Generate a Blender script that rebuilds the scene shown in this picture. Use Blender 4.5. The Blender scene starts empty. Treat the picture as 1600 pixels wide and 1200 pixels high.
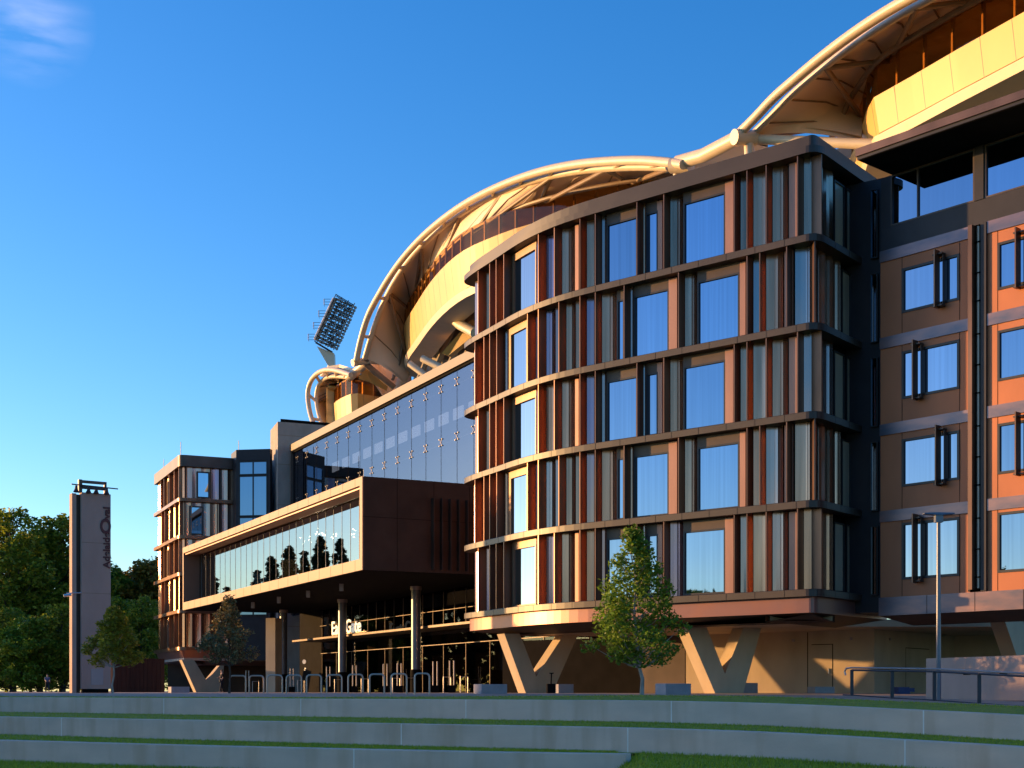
import bpy, math, random
import numpy as np
from mathutils import Vector

random.seed(7)
rng = np.random.default_rng(7)
scene = bpy.context.scene
C = scene.collection
FPX, HZ, CZ = 2150.0, 1080.0, 0.23

# ------------------------------------------------------------ camera
cam = bpy.data.objects.new('camera', bpy.data.cameras.new('camera'))
C.objects.link(cam)
cam.location = (0, 0, CZ)
cam.rotation_euler = (math.radians(90), 0, 0)
cam.data.sensor_width = 36
cam.data.lens = 36 * FPX / 1600
cam.data.shift_y = 0.3
cam.data.clip_end = 5000
scene.camera = cam

# ------------------------------------------------------------ light
SUN_EL = math.radians(4.8)
SUN_TH = math.radians(20.0)              # degrees off -x towards +y
sdir = Vector((-math.cos(SUN_TH) * math.cos(SUN_EL), math.sin(SUN_TH) * math.cos(SUN_EL), math.sin(SUN_EL)))
w = bpy.data.worlds.new('World'); scene.world = w; w.use_nodes = True
nt = w.node_tree; nt.nodes.clear()
wo = nt.nodes.new('ShaderNodeOutputWorld'); bg = nt.nodes.new('ShaderNodeBackground')
sky = nt.nodes.new('ShaderNodeTexSky'); sky.sky_type = 'NISHITA'; sky.sun_disc = False
sky.sun_elevation = math.radians(10)
sky.sun_rotation = math.atan2(sdir.x, sdir.y)
sky.air_density = 1.0; sky.dust_density = 0.5; sky.ozone_density = 3.5
hs = nt.nodes.new('ShaderNodeHueSaturation'); hs.inputs['Saturation'].default_value = 1.25; hs.inputs['Hue'].default_value = 0.509
nt.links.new(sky.outputs[0], hs.inputs['Color'])
# a thin wisp of cloud in the upper left of the sky
tc = nt.nodes.new('ShaderNodeTexCoord'); mp = nt.nodes.new('ShaderNodeMapping')
mp.inputs['Scale'].default_value = (7, 7, 30); mp.inputs['Rotation'].default_value = (0.3, 0.35, 0)
nz = nt.nodes.new('ShaderNodeTexNoise'); nz.inputs['Scale'].default_value = 2.0; nz.inputs['Detail'].default_value = 9; nz.inputs['Distortion'].default_value = 0.15
cr = nt.nodes.new('ShaderNodeValToRGB'); cr.color_ramp.elements[0].position = 0.42; cr.color_ramp.elements[1].position = 0.75
dt = nt.nodes.new('ShaderNodeVectorMath'); dt.operation = 'DISTANCE'
cd = Vector((-0.352, 1, 0.49)).normalized(); dt.inputs[1].default_value = cd
mr = nt.nodes.new('ShaderNodeMapRange'); mr.inputs[1].default_value = 0.01; mr.inputs[2].default_value = 0.042
mr.inputs[3].default_value = 0.22; mr.inputs[4].default_value = 0.0
mu = nt.nodes.new('ShaderNodeMath'); mu.operation = 'MULTIPLY'
mx = nt.nodes.new('ShaderNodeMixRGB'); mx.inputs[2].default_value = (5.2, 5.0, 6.4, 1)
nt.links.new(tc.outputs['Generated'], mp.inputs[0]); nt.links.new(mp.outputs[0], nz.inputs['Vector'])
nt.links.new(nz.outputs[0], cr.inputs[0]); nt.links.new(tc.outputs['Generated'], dt.inputs[0])
nt.links.new(dt.outputs['Value'], mr.inputs[0]); nt.links.new(cr.outputs[0], mu.inputs[0]); nt.links.new(mr.outputs[0], mu.inputs[1])
nt.links.new(mu.outputs[0], mx.inputs[0]); nt.links.new(hs.outputs[0], mx.inputs[1]); nt.links.new(mx.outputs[0], bg.inputs[0])
bg.inputs[1].default_value = 0.145
nt.links.new(bg.outputs[0], wo.inputs[0])

sl = bpy.data.lights.new('sun', 'SUN'); sl.energy = 4.2; sl.angle = math.radians(0.6); sl.color = (1.0, 0.54, 0.19)
so = bpy.data.objects.new('sun', sl); C.objects.link(so)
so.rotation_euler = (-sdir).to_track_quat('-Z', 'Y').to_euler()
scene.view_settings.view_transform = 'Standard'; scene.view_settings.look = 'None'
scene.view_settings.exposure = 1.05; scene.view_settings.gamma = 1
scene.view_settings.use_curve_mapping = False

# ------------------------------------------------------------ materials
MT = {}
def mat(name, col, rough=0.6, metal=0.0, var=0.12, scale=(1, 1, 1), nscale=1.5, bump=0.0, bscale=30, col2=None, spec=0.5, ior=None, detail=5):
    m = bpy.data.materials.new(name); m.use_nodes = True
    t = m.node_tree; b = t.nodes['Principled BSDF']
    b.inputs['Roughness'].default_value = rough; b.inputs['Metallic'].default_value = metal
    b.inputs['Specular IOR Level'].default_value = spec
    if ior: b.inputs['IOR'].default_value = ior
    tcn = t.nodes.new('ShaderNodeTexCoord'); mpn = t.nodes.new('ShaderNodeMapping'); mpn.inputs['Scale'].default_value = scale
    t.links.new(tcn.outputs['Object'], mpn.inputs[0])
    n = t.nodes.new('ShaderNodeTexNoise'); n.inputs['Scale'].default_value = nscale; n.inputs['Detail'].default_value = detail
    t.links.new(mpn.outputs[0], n.inputs['Vector'])
    r = t.nodes.new('ShaderNodeValToRGB'); r.color_ramp.elements[0].position = 0.3; r.color_ramp.elements[1].position = 0.7
    c2 = col2 if col2 else tuple(min(1, c * (1 + var)) for c in col)
    c1 = col if col2 else tuple(c * (1 - var) for c in col)
    r.color_ramp.elements[0].color = (*c1, 1); r.color_ramp.elements[1].color = (*c2, 1)
    t.links.new(n.outputs[0], r.inputs[0]); t.links.new(r.outputs[0], b.inputs['Base Color'])
    if bump:
        n2 = t.nodes.new('ShaderNodeTexNoise'); n2.inputs['Scale'].default_value = bscale; n2.inputs['Detail'].default_value = 4
        t.links.new(tcn.outputs['Object'], n2.inputs['Vector'])
        bp = t.nodes.new('ShaderNodeBump'); bp.inputs['Strength'].default_value = bump; bp.inputs['Distance'].default_value = 0.02
        t.links.new(n2.outputs[0], bp.inputs['Height']); t.links.new(bp.outputs[0], b.inputs['Normal'])
    MT[name] = m
    return m

mat('bronze_dark', (0.075, 0.055, 0.048), 0.42, 0.55, 0.25, (1, 1, 1), 0.8)
mat('ledge', (0.036, 0.024, 0.019), 0.45, 0.15, 0.2, (1, 1, 1), 0.5)
mat('bronze_fin', (0.16, 0.085, 0.055), 0.34, 0.7, 0.3, (1, 1, 0.3), 0.9)
mat('fin_brown', (0.22, 0.105, 0.058), 0.34, 0.7, 0.35, (1, 1, 0.25), 0.9)
mat('panel_bronze', (0.46, 0.25, 0.17), 0.2, 0.95, 0.3, (3, 3, 0.15), 1.2)
mat('panel_steel', (0.26, 0.27, 0.27), 0.2, 0.95, 0.3, (1.2, 1.2, 0.35), 0.7, col2=(0.55, 0.30, 0.24))
mat('panel_violet', (0.34, 0.22, 0.30), 0.2, 0.95, 0.3, (1.2, 1.2, 0.35), 0.7, col2=(0.50, 0.27, 0.19))
mat('panel_copper', (0.52, 0.26, 0.165), 0.24, 0.9, 0.2, (3, 3, 0.15), 1.2)
mat('pink_sun_and_trim', (0.33, 0.17, 0.12), 0.42, 0.45, 0.12, (2, 2, 0.3), 1.2)  # for the box trim and the sunlight strips painted on the hotel wing
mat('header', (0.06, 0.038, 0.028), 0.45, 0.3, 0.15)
mat('frame_sunlit', (0.24, 0.13, 0.075), 0.45, 0.3, 0.1)  # frame colour with sunlight painted in, for the sunny left ends
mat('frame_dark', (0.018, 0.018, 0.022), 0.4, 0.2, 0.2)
mat('skirt', (0.26, 0.11, 0.075), 0.4, 0.6, 0.3, (1, 1, 1), 0.5, col2=(0.18, 0.10, 0.10))
mat('copper_wall', (0.40, 0.125, 0.05), 0.55, 0.15, 0.13, (1, 1, 0.4), 0.8)
mat('zinc', (0.085, 0.095, 0.13), 0.34, 0.7, 0.2, (0.8, 0.8, 2.5), 0.9, col2=(0.27, 0.16, 0.15))
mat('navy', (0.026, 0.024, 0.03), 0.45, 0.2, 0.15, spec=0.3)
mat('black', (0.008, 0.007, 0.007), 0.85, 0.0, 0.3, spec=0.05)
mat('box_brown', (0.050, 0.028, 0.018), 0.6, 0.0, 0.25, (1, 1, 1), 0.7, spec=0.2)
mat('hall_edge', (0.08, 0.055, 0.045), 0.5, 0.1, 0.1)
mat('fascia', (0.17, 0.085, 0.056), 0.5, 0.1, 0.12, (1, 1, 1), 0.4)
mat('concrete', (0.34, 0.29, 0.25), 0.8, 0, 0.14, (1, 1, 0.5), 1.2, 0.25, 25)
mat('concrete_warm', (0.46, 0.36, 0.25), 0.8, 0, 0.12, (1, 1, 0.5), 0.9, 0.2, 25)
mat('pylon_stone', (0.40, 0.27, 0.22), 0.8, 0, 0.12, (1, 1, 0.4), 1.0, 0.3, 30)
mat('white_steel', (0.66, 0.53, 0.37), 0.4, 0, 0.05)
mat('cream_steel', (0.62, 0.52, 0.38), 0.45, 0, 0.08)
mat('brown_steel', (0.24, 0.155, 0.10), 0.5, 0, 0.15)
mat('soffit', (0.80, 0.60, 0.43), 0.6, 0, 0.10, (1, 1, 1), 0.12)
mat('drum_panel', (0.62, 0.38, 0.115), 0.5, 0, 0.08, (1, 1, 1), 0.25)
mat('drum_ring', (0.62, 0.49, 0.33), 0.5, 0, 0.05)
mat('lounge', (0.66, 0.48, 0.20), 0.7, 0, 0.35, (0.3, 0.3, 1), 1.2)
mat('stand_concrete', (0.30, 0.24, 0.18), 0.8, 0, 0.15)
mat('planter', (0.30, 0.28, 0.29), 0.75, 0, 0.1, (1, 1, 1), 3, 0.2, 40)
mat('steel_pipe', (0.50, 0.38, 0.30), 0.4, 0.4, 0.1)
mat('gate_pole', (0.62, 0.56, 0.50), 0.4, 0.3, 0.1)
mat('rail', (0.035, 0.038, 0.05), 0.4, 0.5, 0.1)
mat('rail_top', (0.36, 0.34, 0.34), 0.3, 0.8, 0.1)
mat('lamp_grey', (0.13, 0.14, 0.17), 0.4, 0.5, 0.1)
mat('corten', (0.11, 0.035, 0.022), 0.85, 0, 0.3, (3, 3, 0.3), 1.5)
mat('paving', (0.40, 0.27, 0.20), 0.85, 0, 0.12, (1, 1, 1), 2.0, 0.2, 30)
mat('joint', (0.85, 0.75, 0.68), 0.7, 0, 0.1)
mat('mulch', (0.035, 0.024, 0.018), 0.95, 0, 0.4, (1, 1, 1), 14, 0.6, 60)
mat('bark', (0.20, 0.17, 0.14), 0.9, 0, 0.3, (6, 6, 1), 3, 0.5, 30, col2=(0.42, 0.39, 0.34))
mat('bark_dark', (0.06, 0.045, 0.035), 0.9, 0, 0.3, (6, 6, 1), 3)
mat('pane_reflection', (0.34, 0.27, 0.20), 0.25, 0, 0.1, (1, 1, 0.4), 1.5)
mat('skin', (0.45, 0.27, 0.20), 0.6); mat('cloth_dark', (0.02, 0.022, 0.03), 0.9)
mat('cloth_blue', (0.10, 0.13, 0.22), 0.9); mat('hair', (0.03, 0.02, 0.015), 0.8)
mat('sign_white', (0.72, 0.69, 0.64), 0.5); mat('letter_maroon', (0.09, 0.02, 0.022), 0.55)
mat('plate', (0.33, 0.29, 0.29), 0.5, 0.3, 0.05)
mat('fitting', (0.34, 0.30, 0.26), 0.4, 0.5)
mat('stud', (0.7, 0.66, 0.6), 0.25, 0.8, 0.05)
mat('blue_mat', (0.03, 0.045, 0.12), 0.8)

def wall_concrete():
    m = mat('wall_concrete', (0.70, 0.49, 0.38), 0.85, 0, 0.1, (0.5, 0.5, 1.2), 1.3, 0.3, 22)
    t = m.node_tree; b = t.nodes['Principled BSDF']
    ramp = [n for n in t.nodes if n.type == 'VALTORGB'][0]
    tcn = [n for n in t.nodes if n.type == 'TEX_COORD'][0]
    mp2 = t.nodes.new('ShaderNodeMapping'); mp2.inputs['Scale'].default_value = (1.3, 1.3, 0.18)
    t.links.new(tcn.outputs['Object'], mp2.inputs[0])
    n = t.nodes.new('ShaderNodeTexNoise'); n.inputs['Scale'].default_value = 1.1; n.inputs['Detail'].default_value = 7
    t.links.new(mp2.outputs[0], n.inputs['Vector'])
    r = t.nodes.new('ShaderNodeValToRGB'); r.color_ramp.elements[0].position = 0.50; r.color_ramp.elements[1].position = 0.70
    r.color_ramp.elements[0].color = (0, 0, 0, 1); r.color_ramp.elements[1].color = (0.6, 0.6, 0.6, 1)
    t.links.new(n.outputs[0], r.inputs[0])
    mx = t.nodes.new('ShaderNodeMixRGB'); mx.inputs[2].default_value = (0.52, 0.32, 0.20, 1)
    t.links.new(r.outputs[0], mx.inputs[0]); t.links.new(ramp.outputs[0], mx.inputs[1]); t.links.new(mx.outputs[0], b.inputs['Base Color'])
wall_concrete()

def mirror(name, col, rough=0.015, streak=0.0):
    m = bpy.data.materials.new(name); m.use_nodes = True
    t = m.node_tree; b = t.nodes['Principled BSDF']
    b.inputs['Metallic'].default_value = 1; b.inputs['Roughness'].default_value = rough
    tcn = t.nodes.new('ShaderNodeTexCoord'); mpn = t.nodes.new('ShaderNodeMapping'); mpn.inputs['Scale'].default_value = (9, 9, 0.12)
    n = t.nodes.new('ShaderNodeTexNoise'); n.inputs['Scale'].default_value = 1.0; n.inputs['Detail'].default_value = 3
    r = t.nodes.new('ShaderNodeValToRGB'); r.color_ramp.elements[0].position = 0.35; r.color_ramp.elements[1].position = 0.75
    r.color_ramp.elements[0].color = (*col, 1); r.color_ramp.elements[1].color = (*[min(1, c * (1 + streak)) for c in col], 1)
    t.links.new(tcn.outputs['Object'], mpn.inputs[0]); t.links.new(mpn.outputs[0], n.inputs['Vector'])
    oi = t.nodes.new('ShaderNodeObjectInfo'); mm_ = t.nodes.new('ShaderNodeMapRange'); mm_.inputs[3].default_value = 0.80; mm_.inputs[4].default_value = 1.08
    vm = t.nodes.new('ShaderNodeVectorMath'); vm.operation = 'SCALE'
    t.links.new(oi.outputs['Random'], mm_.inputs[0]); t.links.new(mm_.outputs[0], vm.inputs['Scale'])
    t.links.new(n.outputs[0], r.inputs[0]); t.links.new(r.outputs[0], vm.inputs[0]); t.links.new(vm.outputs[0], b.inputs['Base Color'])
    n2 = t.nodes.new('ShaderNodeTexNoise'); n2.inputs['Scale'].default_value = 0.35
    bp = t.nodes.new('ShaderNodeBump'); bp.inputs['Strength'].default_value = 0.035; bp.inputs['Distance'].default_value = 0.1
    t.links.new(tcn.outputs['Object'], n2.inputs['Vector']); t.links.new(n2.outputs[0], bp.inputs['Height']); t.links.new(bp.outputs[0], b.inputs['Normal'])
    MT[name] = m
mirror('pane', (0.24, 0.31, 0.42), 0.015, 0.18)
mirror('pane_navy', (0.26, 0.34, 0.46), 0.015, 0.06)

def coated(name, tint, refl, col):
    m = bpy.data.materials.new(name); m.use_nodes = True
    t = m.node_tree; t.nodes.clear()
    o = t.nodes.new('ShaderNodeOutputMaterial'); mx = t.nodes.new('ShaderNodeMixShader'); mx.inputs[0].default_value = refl
    a = t.nodes.new('ShaderNodeBsdfTransparent'); a.inputs[0].default_value = (*tint, 1)
    g = t.nodes.new('ShaderNodeBsdfGlossy'); g.inputs['Roughness'].default_value = 0.01; g.inputs['Color'].default_value = (*col, 1)
    t.links.new(a.outputs[0], mx.inputs[1]); t.links.new(g.outputs[0], mx.inputs[2]); t.links.new(mx.outputs[0], o.inputs[0])
    MT[name] = m
coated('glass_box', (0.35, 0.38, 0.38), 0.55, (0.60, 0.64, 0.64))
coated('glass_hall', (0.50, 0.54, 0.62), 0.42, (0.36, 0.38, 0.46))
coated('glass_dark', (0.45, 0.42, 0.40), 0.07, (0.7, 0.75, 0.8))
coated('glass_drum', (0.80, 0.66, 0.46), 0.035, (0.9, 0.85, 0.75))

def leafmat(name, c1, c2, tr=0.3):
    m = bpy.data.materials.new(name); m.use_nodes = True
    t = m.node_tree; b = t.nodes['Principled BSDF']; b.inputs['Roughness'].default_value = 0.5; b.inputs['Specular IOR Level'].default_value = 0.3
    g = t.nodes.new('ShaderNodeNewGeometry')
    r = t.nodes.new('ShaderNodeValToRGB'); r.color_ramp.elements[0].color = (*c1, 1); r.color_ramp.elements[1].color = (*c2, 1)
    t.links.new(g.outputs['Random Per Island'], r.inputs[0]); t.links.new(r.outputs[0], b.inputs['Base Color'])
    tl = t.nodes.new('ShaderNodeBsdfTranslucent'); t.links.new(r.outputs[0], tl.inputs[0])
    mx = t.nodes.new('ShaderNodeMixShader'); mx.inputs[0].default_value = tr
    o = [n for n in t.nodes if n.type == 'OUTPUT_MATERIAL'][0]
    t.links.new(b.outputs[0], mx.inputs[1]); t.links.new(tl.outputs[0], mx.inputs[2]); t.links.new(mx.outputs[0], o.inputs[0])
    MT[name] = m
leafmat('leaf_plane', (0.07, 0.13, 0.012), (0.22, 0.34, 0.03), .42)
leafmat('leaf_olive', (0.14, 0.15, 0.012), (0.40, 0.34, 0.03), .45)
leafmat('leaf_grey', (0.09, 0.085, 0.035), (0.24, 0.19, 0.08))
leafmat('leaf_dark', (0.08, 0.13, 0.012), (0.32, 0.36, 0.03), .48)
leafmat('leaf_brown', (0.12, 0.10, 0.014), (0.32, 0.22, 0.03), .4)
leafmat('grass_blade', (0.18, 0.24, 0.012), (0.44, 0.46, 0.03))
leafmat('leaf_poplar', (0.02, 0.03, 0.012), (0.05, 0.06, 0.02))
mat('lawn', (0.17, 0.20, 0.012), 0.95, 0, 0.3, (1, 1, 1), 3.5, 0.6, 50, col2=(0.32, 0.31, 0.03))

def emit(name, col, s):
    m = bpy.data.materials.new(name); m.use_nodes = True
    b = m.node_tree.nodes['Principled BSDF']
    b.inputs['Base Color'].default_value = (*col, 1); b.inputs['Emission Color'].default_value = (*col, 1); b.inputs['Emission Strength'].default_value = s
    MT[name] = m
emit('bulb', (1.0, 0.78, 0.5), 45.0)
emit('clerestory_glow', (0.85, 0.80, 0.74), 0.55)
emit('letter_lit', (0.8, 0.76, 0.68), 0.25)

# ------------------------------------------------------------ builders
ORG = {}
def setp(o, label=None, cat=None, group=None, kind=None):
    if label: o['label'] = label
    if cat: o['category'] = cat
    if group: o['group'] = group
    if kind: o['kind'] = kind
    return o
def thing(name, loc, label, cat, group=None):
    o = bpy.data.objects.new(name, None); C.objects.link(o); o.location = loc; o.empty_display_size = 0.3
    ORG[o.name] = Vector(loc)
    return setp(o, label, cat, group)
def copy_tree(o, parent=None):
    c = o.copy(); C.objects.link(c)
    if parent: c.parent = parent
    for ch in o.children: copy_tree(ch, c)
    return c

class MB:
    def __init__(s): s.v = []; s.f = []
    def add(s, vs, fs):
        n = len(s.v); s.v += [tuple(v) for v in vs]; s.f += [tuple(i + n for i in f) for f in fs]
        return s
    def quad(s, a, b, c, d): return s.add([a, b, c, d], [(0, 1, 2, 3)])
    def hexa(s, p): # 8 pts: bottom 4, top 4
        return s.add(p, [(0, 3, 2, 1), (4, 5, 6, 7), (0, 1, 5, 4), (1, 2, 6, 5), (2, 3, 7, 6), (3, 0, 4, 7)])
    def box(s, c, h, ang=0.0):
        ca, sa = math.cos(ang), math.sin(ang); P = []
        for z in (-h[2], h[2]):
            for x, y in ((-h[0], -h[1]), (h[0], -h[1]), (h[0], h[1]), (-h[0], h[1])):
                P.append((c[0] + x * ca - y * sa, c[1] + x * sa + y * ca, c[2] + z))
        return s.hexa(P)
    def prism(s, poly, z0, z1):
        n = len(poly)
        vs = [(p[0], p[1], z0) for p in poly] + [(p[0], p[1], z1) for p in poly]
        fs = [tuple(range(n))[::-1], tuple(range(n, 2 * n))] + [(i, (i + 1) % n, n + (i + 1) % n, n + i) for i in range(n)]
        return s.add(vs, fs)
    def extr(s, poly3, vec):
        n = len(poly3); vec = Vector(vec)
        vs = [tuple(p) for p in poly3] + [tuple(Vector(p) + vec) for p in poly3]
        fs = [tuple(range(n)), tuple(range(n, 2 * n))[::-1]] + [(i, n + i, n + (i + 1) % n, (i + 1) % n) for i in range(n)]
        return s.add(vs, fs)
    def tube(s, pts, r, n=10, cap=True):
        pts = [Vector(p) for p in pts]; rs = r if isinstance(r, (list, tuple)) else [r] * len(pts)
        up = None; base = len(s.v); vs = []
        for i, p in enumerate(pts):
            t = (pts[min(i + 1, len(pts) - 1)] - pts[max(i - 1, 0)]).normalized()
            if up is None:
                up = Vector((0, 0, 1)) if abs(t.z) < 0.9 else Vector((0, 1, 0))
            a = t.cross(up).normalized(); b = a.cross(t).normalized(); up = b
            for k in range(n):
                an = 2 * math.pi * k / n
                vs.append(p + (a * math.cos(an) + b * math.sin(an)) * rs[i])
        fs = []
        for i in range(len(pts) - 1):
            for k in range(n):
                k2 = (k + 1) % n
                fs.append((i * n + k, (i + 1) * n + k, (i + 1) * n + k2, i * n + k2))
        if cap:
            fs.append(tuple(range(n))); fs.append(tuple(range((len(pts) - 1) * n, len(pts) * n))[::-1])
        return s.add(vs, fs)
    def loft(s, A, B, thick=None):
        n = len(A)
        vs = [tuple(p) for p in A] + [tuple(p) for p in B]
        fs = [(i, i + 1, n + i + 1, n + i) for i in range(n - 1)]
        s.add(vs, fs)
        if thick:
            t = Vector(thick); s.add([tuple(Vector(v) + t) for v in vs], [f[::-1] for f in fs])
            A2 = [Vector(p) + t for p in A]; B2 = [Vector(p) + t for p in B]
            for X, Y in ((A, A2), (B, B2)):
                s.add([tuple(p) for p in X] + [tuple(p) for p in Y], fs)
        return s
    def build(s, name, m, parent=None, smooth=False):
        me = bpy.data.meshes.new(name)
        org = ORG[parent.name] if parent else Vector((0, 0, 0))
        if parent is None and s.v:      # top-level mesh: origin at its base
            xs = [v[0] for v in s.v]; ys = [v[1] for v in s.v]; zs = [v[2] for v in s.v]
            org = Vector(((min(xs) + max(xs)) / 2, (min(ys) + max(ys)) / 2, min(zs)))
        me.from_pydata([(v[0] - org.x, v[1] - org.y, v[2] - org.z) for v in s.v], [], s.f)
        me.materials.append(MT[m]); me.update()
        if smooth:
            for p in me.polygons: p.use_smooth = True
            try: me.set_sharp_from_angle(angle=math.radians(40))
            except Exception: pass
        o = bpy.data.objects.new(name, me); C.objects.link(o)
        if parent: o.parent = parent
        else: o.location = org
        ORG[o.name] = org
        return o

def P(px, py, Y): return Vector(((px - 800) / FPX * Y, Y, CZ + (HZ - py) / FPX * Y))

class Path:
    """plan polyline running left to right as seen from the plaza; the outward side is towards the viewer"""
    def __init__(s, pts):
        s.p = [Vector((a[0], a[1])) for a in pts]; s.c = [0]
        for a, b in zip(s.p, s.p[1:]): s.c.append(s.c[-1] + (b - a).length)
        s.L = s.c[-1]
    def seg(s, d):
        for i in range(len(s.p) - 1):
            if d <= s.c[i + 1] or i == len(s.p) - 2: return i
    def at(s, d, off=0.0):
        i = s.seg(d); a, b = s.p[i], s.p[i + 1]; L = s.c[i + 1] - s.c[i]
        t = (b - a) / L; q = a + t * (d - s.c[i])
        nn = s.nrm(d)
        return Vector((q.x + nn.x * off, q.y + nn.y * off))
    def nrm(s, d):
        def n(i):
            i = max(0, min(len(s.p) - 2, i)); t = (s.p[i + 1] - s.p[i]).normalized(); return Vector((t.y, -t.x))
        i = s.seg(d); L = s.c[i + 1] - s.c[i]; f = (d - s.c[i]) / L
        v = n(i) + (n(i + 1) * max(0, f - .5) + n(i - 1) * max(0, .5 - f)) if len(s.p) > 2 else n(i)
        return v.normalized()
    def hit(s, px, off=0.0):
        k = (px - 800) / FPX; best = None
        for i in range(len(s.p) - 1):
            a = s.at(s.c[i] + 1e-6, off); b = s.at(s.c[i + 1] - 1e-6, off)
            ga = a.x - k * a.y; gb = b.x - k * b.y
            if ga * gb <= 0 and abs(ga - gb) > 1e-9:
                f = ga / (ga - gb); y = a.y + f * (b.y - a.y)
                if best is None or y < best[0]: best = (y, s.c[i] + f * (s.c[i + 1] - s.c[i]))
        if best is None:
            return 0 if px < 1000 else s.L
        return best[1]
    def samples(s, a, b, step=0.35):
        out = [a] + [c for c in s.c if a + 1e-4 < c < b - 1e-4] + [b]
        return out

def pbox(mb, path, a, b, z0, z1, o0, o1):
    """solid that follows the path between distances a..b, heights z0..z1, outward offsets o0..o1"""
    if b < a: a, b = b, a
    ss = path.samples(a, b); n = len(ss); vs = []
    for d in ss:
        q0 = path.at(d, o0); q1 = path.at(d, o1)
        vs += [(q0.x, q0.y, z0), (q1.x, q1.y, z0), (q1.x, q1.y, z1), (q0.x, q0.y, z1)]
    fs = [(0, 1, 2, 3), ((n - 1) * 4 + 3, (n - 1) * 4 + 2, (n - 1) * 4 + 1, (n - 1) * 4)]
    for i in range(n - 1):
        for k in range(4):
            k2 = (k + 1) % 4
            fs.append((i * 4 + k, (i + 1) * 4 + k, (i + 1) * 4 + k2, i * 4 + k2))
    mb.add(vs, fs); return mb
def psweep(mb, path, a, b, sec):
    ss = path.samples(a, b); n = len(ss); m = len(sec); vs = []
    for d in ss:
        for (o, z) in sec:
            q = path.at(d, o); vs.append((q.x, q.y, z))
    fs = [tuple(range(m)), tuple(range((n - 1) * m, n * m))[::-1]]
    for i in range(n - 1):
        for k in range(m):
            k2 = (k + 1) % m
            fs.append((i * m + k, (i + 1) * m + k, (i + 1) * m + k2, i * m + k2))
    mb.add(vs, fs); return mb
def scallop(mb, path, a, b, z0, z1, bow, off=0.0, n=5):
    """a shallow concave cladding sheet"""
    vs = []
    for i in range(n + 1):
        f = i / n; d = a + (b - a) * f; q = path.at(d, off - bow * math.sin(math.pi * f))
        vs += [(q.x, q.y, z0), (q.x, q.y, z1)]
    mb.add(vs, [(2 * i, 2 * i + 2, 2 * i + 3, 2 * i + 1) for i in range(n)])
def chaikin(pts, k=2):
    for _ in range(k):
        o = [pts[0]]
        for a, b in zip(pts, pts[1:]):
            o += [(a[0] * .75 + b[0] * .25, a[1] * .75 + b[1] * .25), (a[0] * .25 + b[0] * .75, a[1] * .25 + b[1] * .75)]
        pts = o + [pts[-1]]
    return pts
def smooth3(pts, k=2):
    pts = [Vector(p) for p in pts]
    for _ in range(k):
        o = [pts[0]]
        for a, b in zip(pts, pts[1:]): o += [a * .75 + b * .25, a * .25 + b * .75]
        pts = o + [pts[-1]]
    return pts

def window(parent, path, a, b, z0, z1, fw=0.07, fm='frame_dark', pm='pane', off=0.0, mull=(), label=None):
    w = MB()
    pbox(w, path, a, a + fw, z0, z1, off - .06, off + .04); pbox(w, path, b - fw, b, z0, z1, off - .06, off + .04)
    pbox(w, path, a + fw, b - fw, z0, z0 + fw, off - .06, off + .037); pbox(w, path, a + fw, b - fw, z1 - fw, z1, off - .06, off + .037)
    for m_ in mull: pbox(w, path, m_ - fw / 2, m_ + fw / 2, z0 + fw, z1 - fw, off - .06, off + .035)
    o = w.build('window', fm, parent)
    p = MB(); q0, q1 = path.at(a + fw * .7, off - .03), path.at(b - fw * .7, off - .03)
    q2, q3 = path.at(b - fw * .7, off - .05), path.at(a + fw * .7, off - .05)
    p.hexa([(q0.x, q0.y, z0 + .04), (q1.x, q1.y, z0 + .04), (q2.x, q2.y, z0 + .04), (q3.x, q3.y, z0 + .04),
            (q0.x, q0.y, z1 - .04), (q1.x, q1.y, z1 - .04), (q2.x, q2.y, z1 - .04), (q3.x, q3.y, z1 - .04)])
    p.build('pane', pm, o)
    return o

# ================================================================= HOTEL WING WITH FINS
FL = [4.04 + 3.305 * k for k in range(5)]          # tops of the ledges
def fin_wing(root, OUT, floors, zk, top_z, depth=0.45, sides=()):
    inner = OUT
    ledges = []
    a0, a1 = 0, OUT.L
    for k, z in enumerate(zk):
        m = MB(); psweep(m, OUT, a0, a1, [(-depth - .12, z - .27), (0.05, z - .27), (0.05, z - .02), (0.03, z), (-depth - .12, z)])
        m.build('ledge', 'ledge', root)
    # parapet
    m = MB(); psweep(m, OUT, a0, a1, [(-depth - .3, top_z - .62), (0.06, top_z - .62), (0.06, top_z - .36), (-.22, top_z - .355), (-.22, top_z + .12), (-depth - .3, top_z + .12)])
    m.build('parapet', 'ledge', root)

outpts = [(6, 71.6), (1.5, 69.9), (-1.2, 68.7), (-2.42, 67.75), (-2.05, 66.5), (-0.9, 64.2), (0.258, 61.75), (1.178, 60.25), (2.4, 58.75), (4.2, 57.15),
          (6.5, 55.16), (9.6, 52.47), (10.55, 51.64), (11.3, 51.0), (12.05, 51.93), (12.8, 52.9), (15.6, 56.5)]
OUT = Path(chaikin(outpts[:10], 2)[:-1] + chaikin(outpts[9:12], 1) + chaikin(outpts[12:16], 3) + [outpts[16]])
DEP = 0.45
A = thing('hotel_wing', (4, 60, 0), 'five storey rounded hotel wing with bronze vertical fins between dark curving ledges', 'building')
fin_wing(A, OUT, 5, FL, 20.9)
def oh(px): return OUT.hit(px, 0.0)
def bh(px): return OUT.hit(px, -DEP)
tints = ['panel_steel', 'panel_bronze', 'panel_violet', 'panel_copper', 'panel_copper', 'panel_bronze', 'panel_steel', 'panel_violet']
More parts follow.
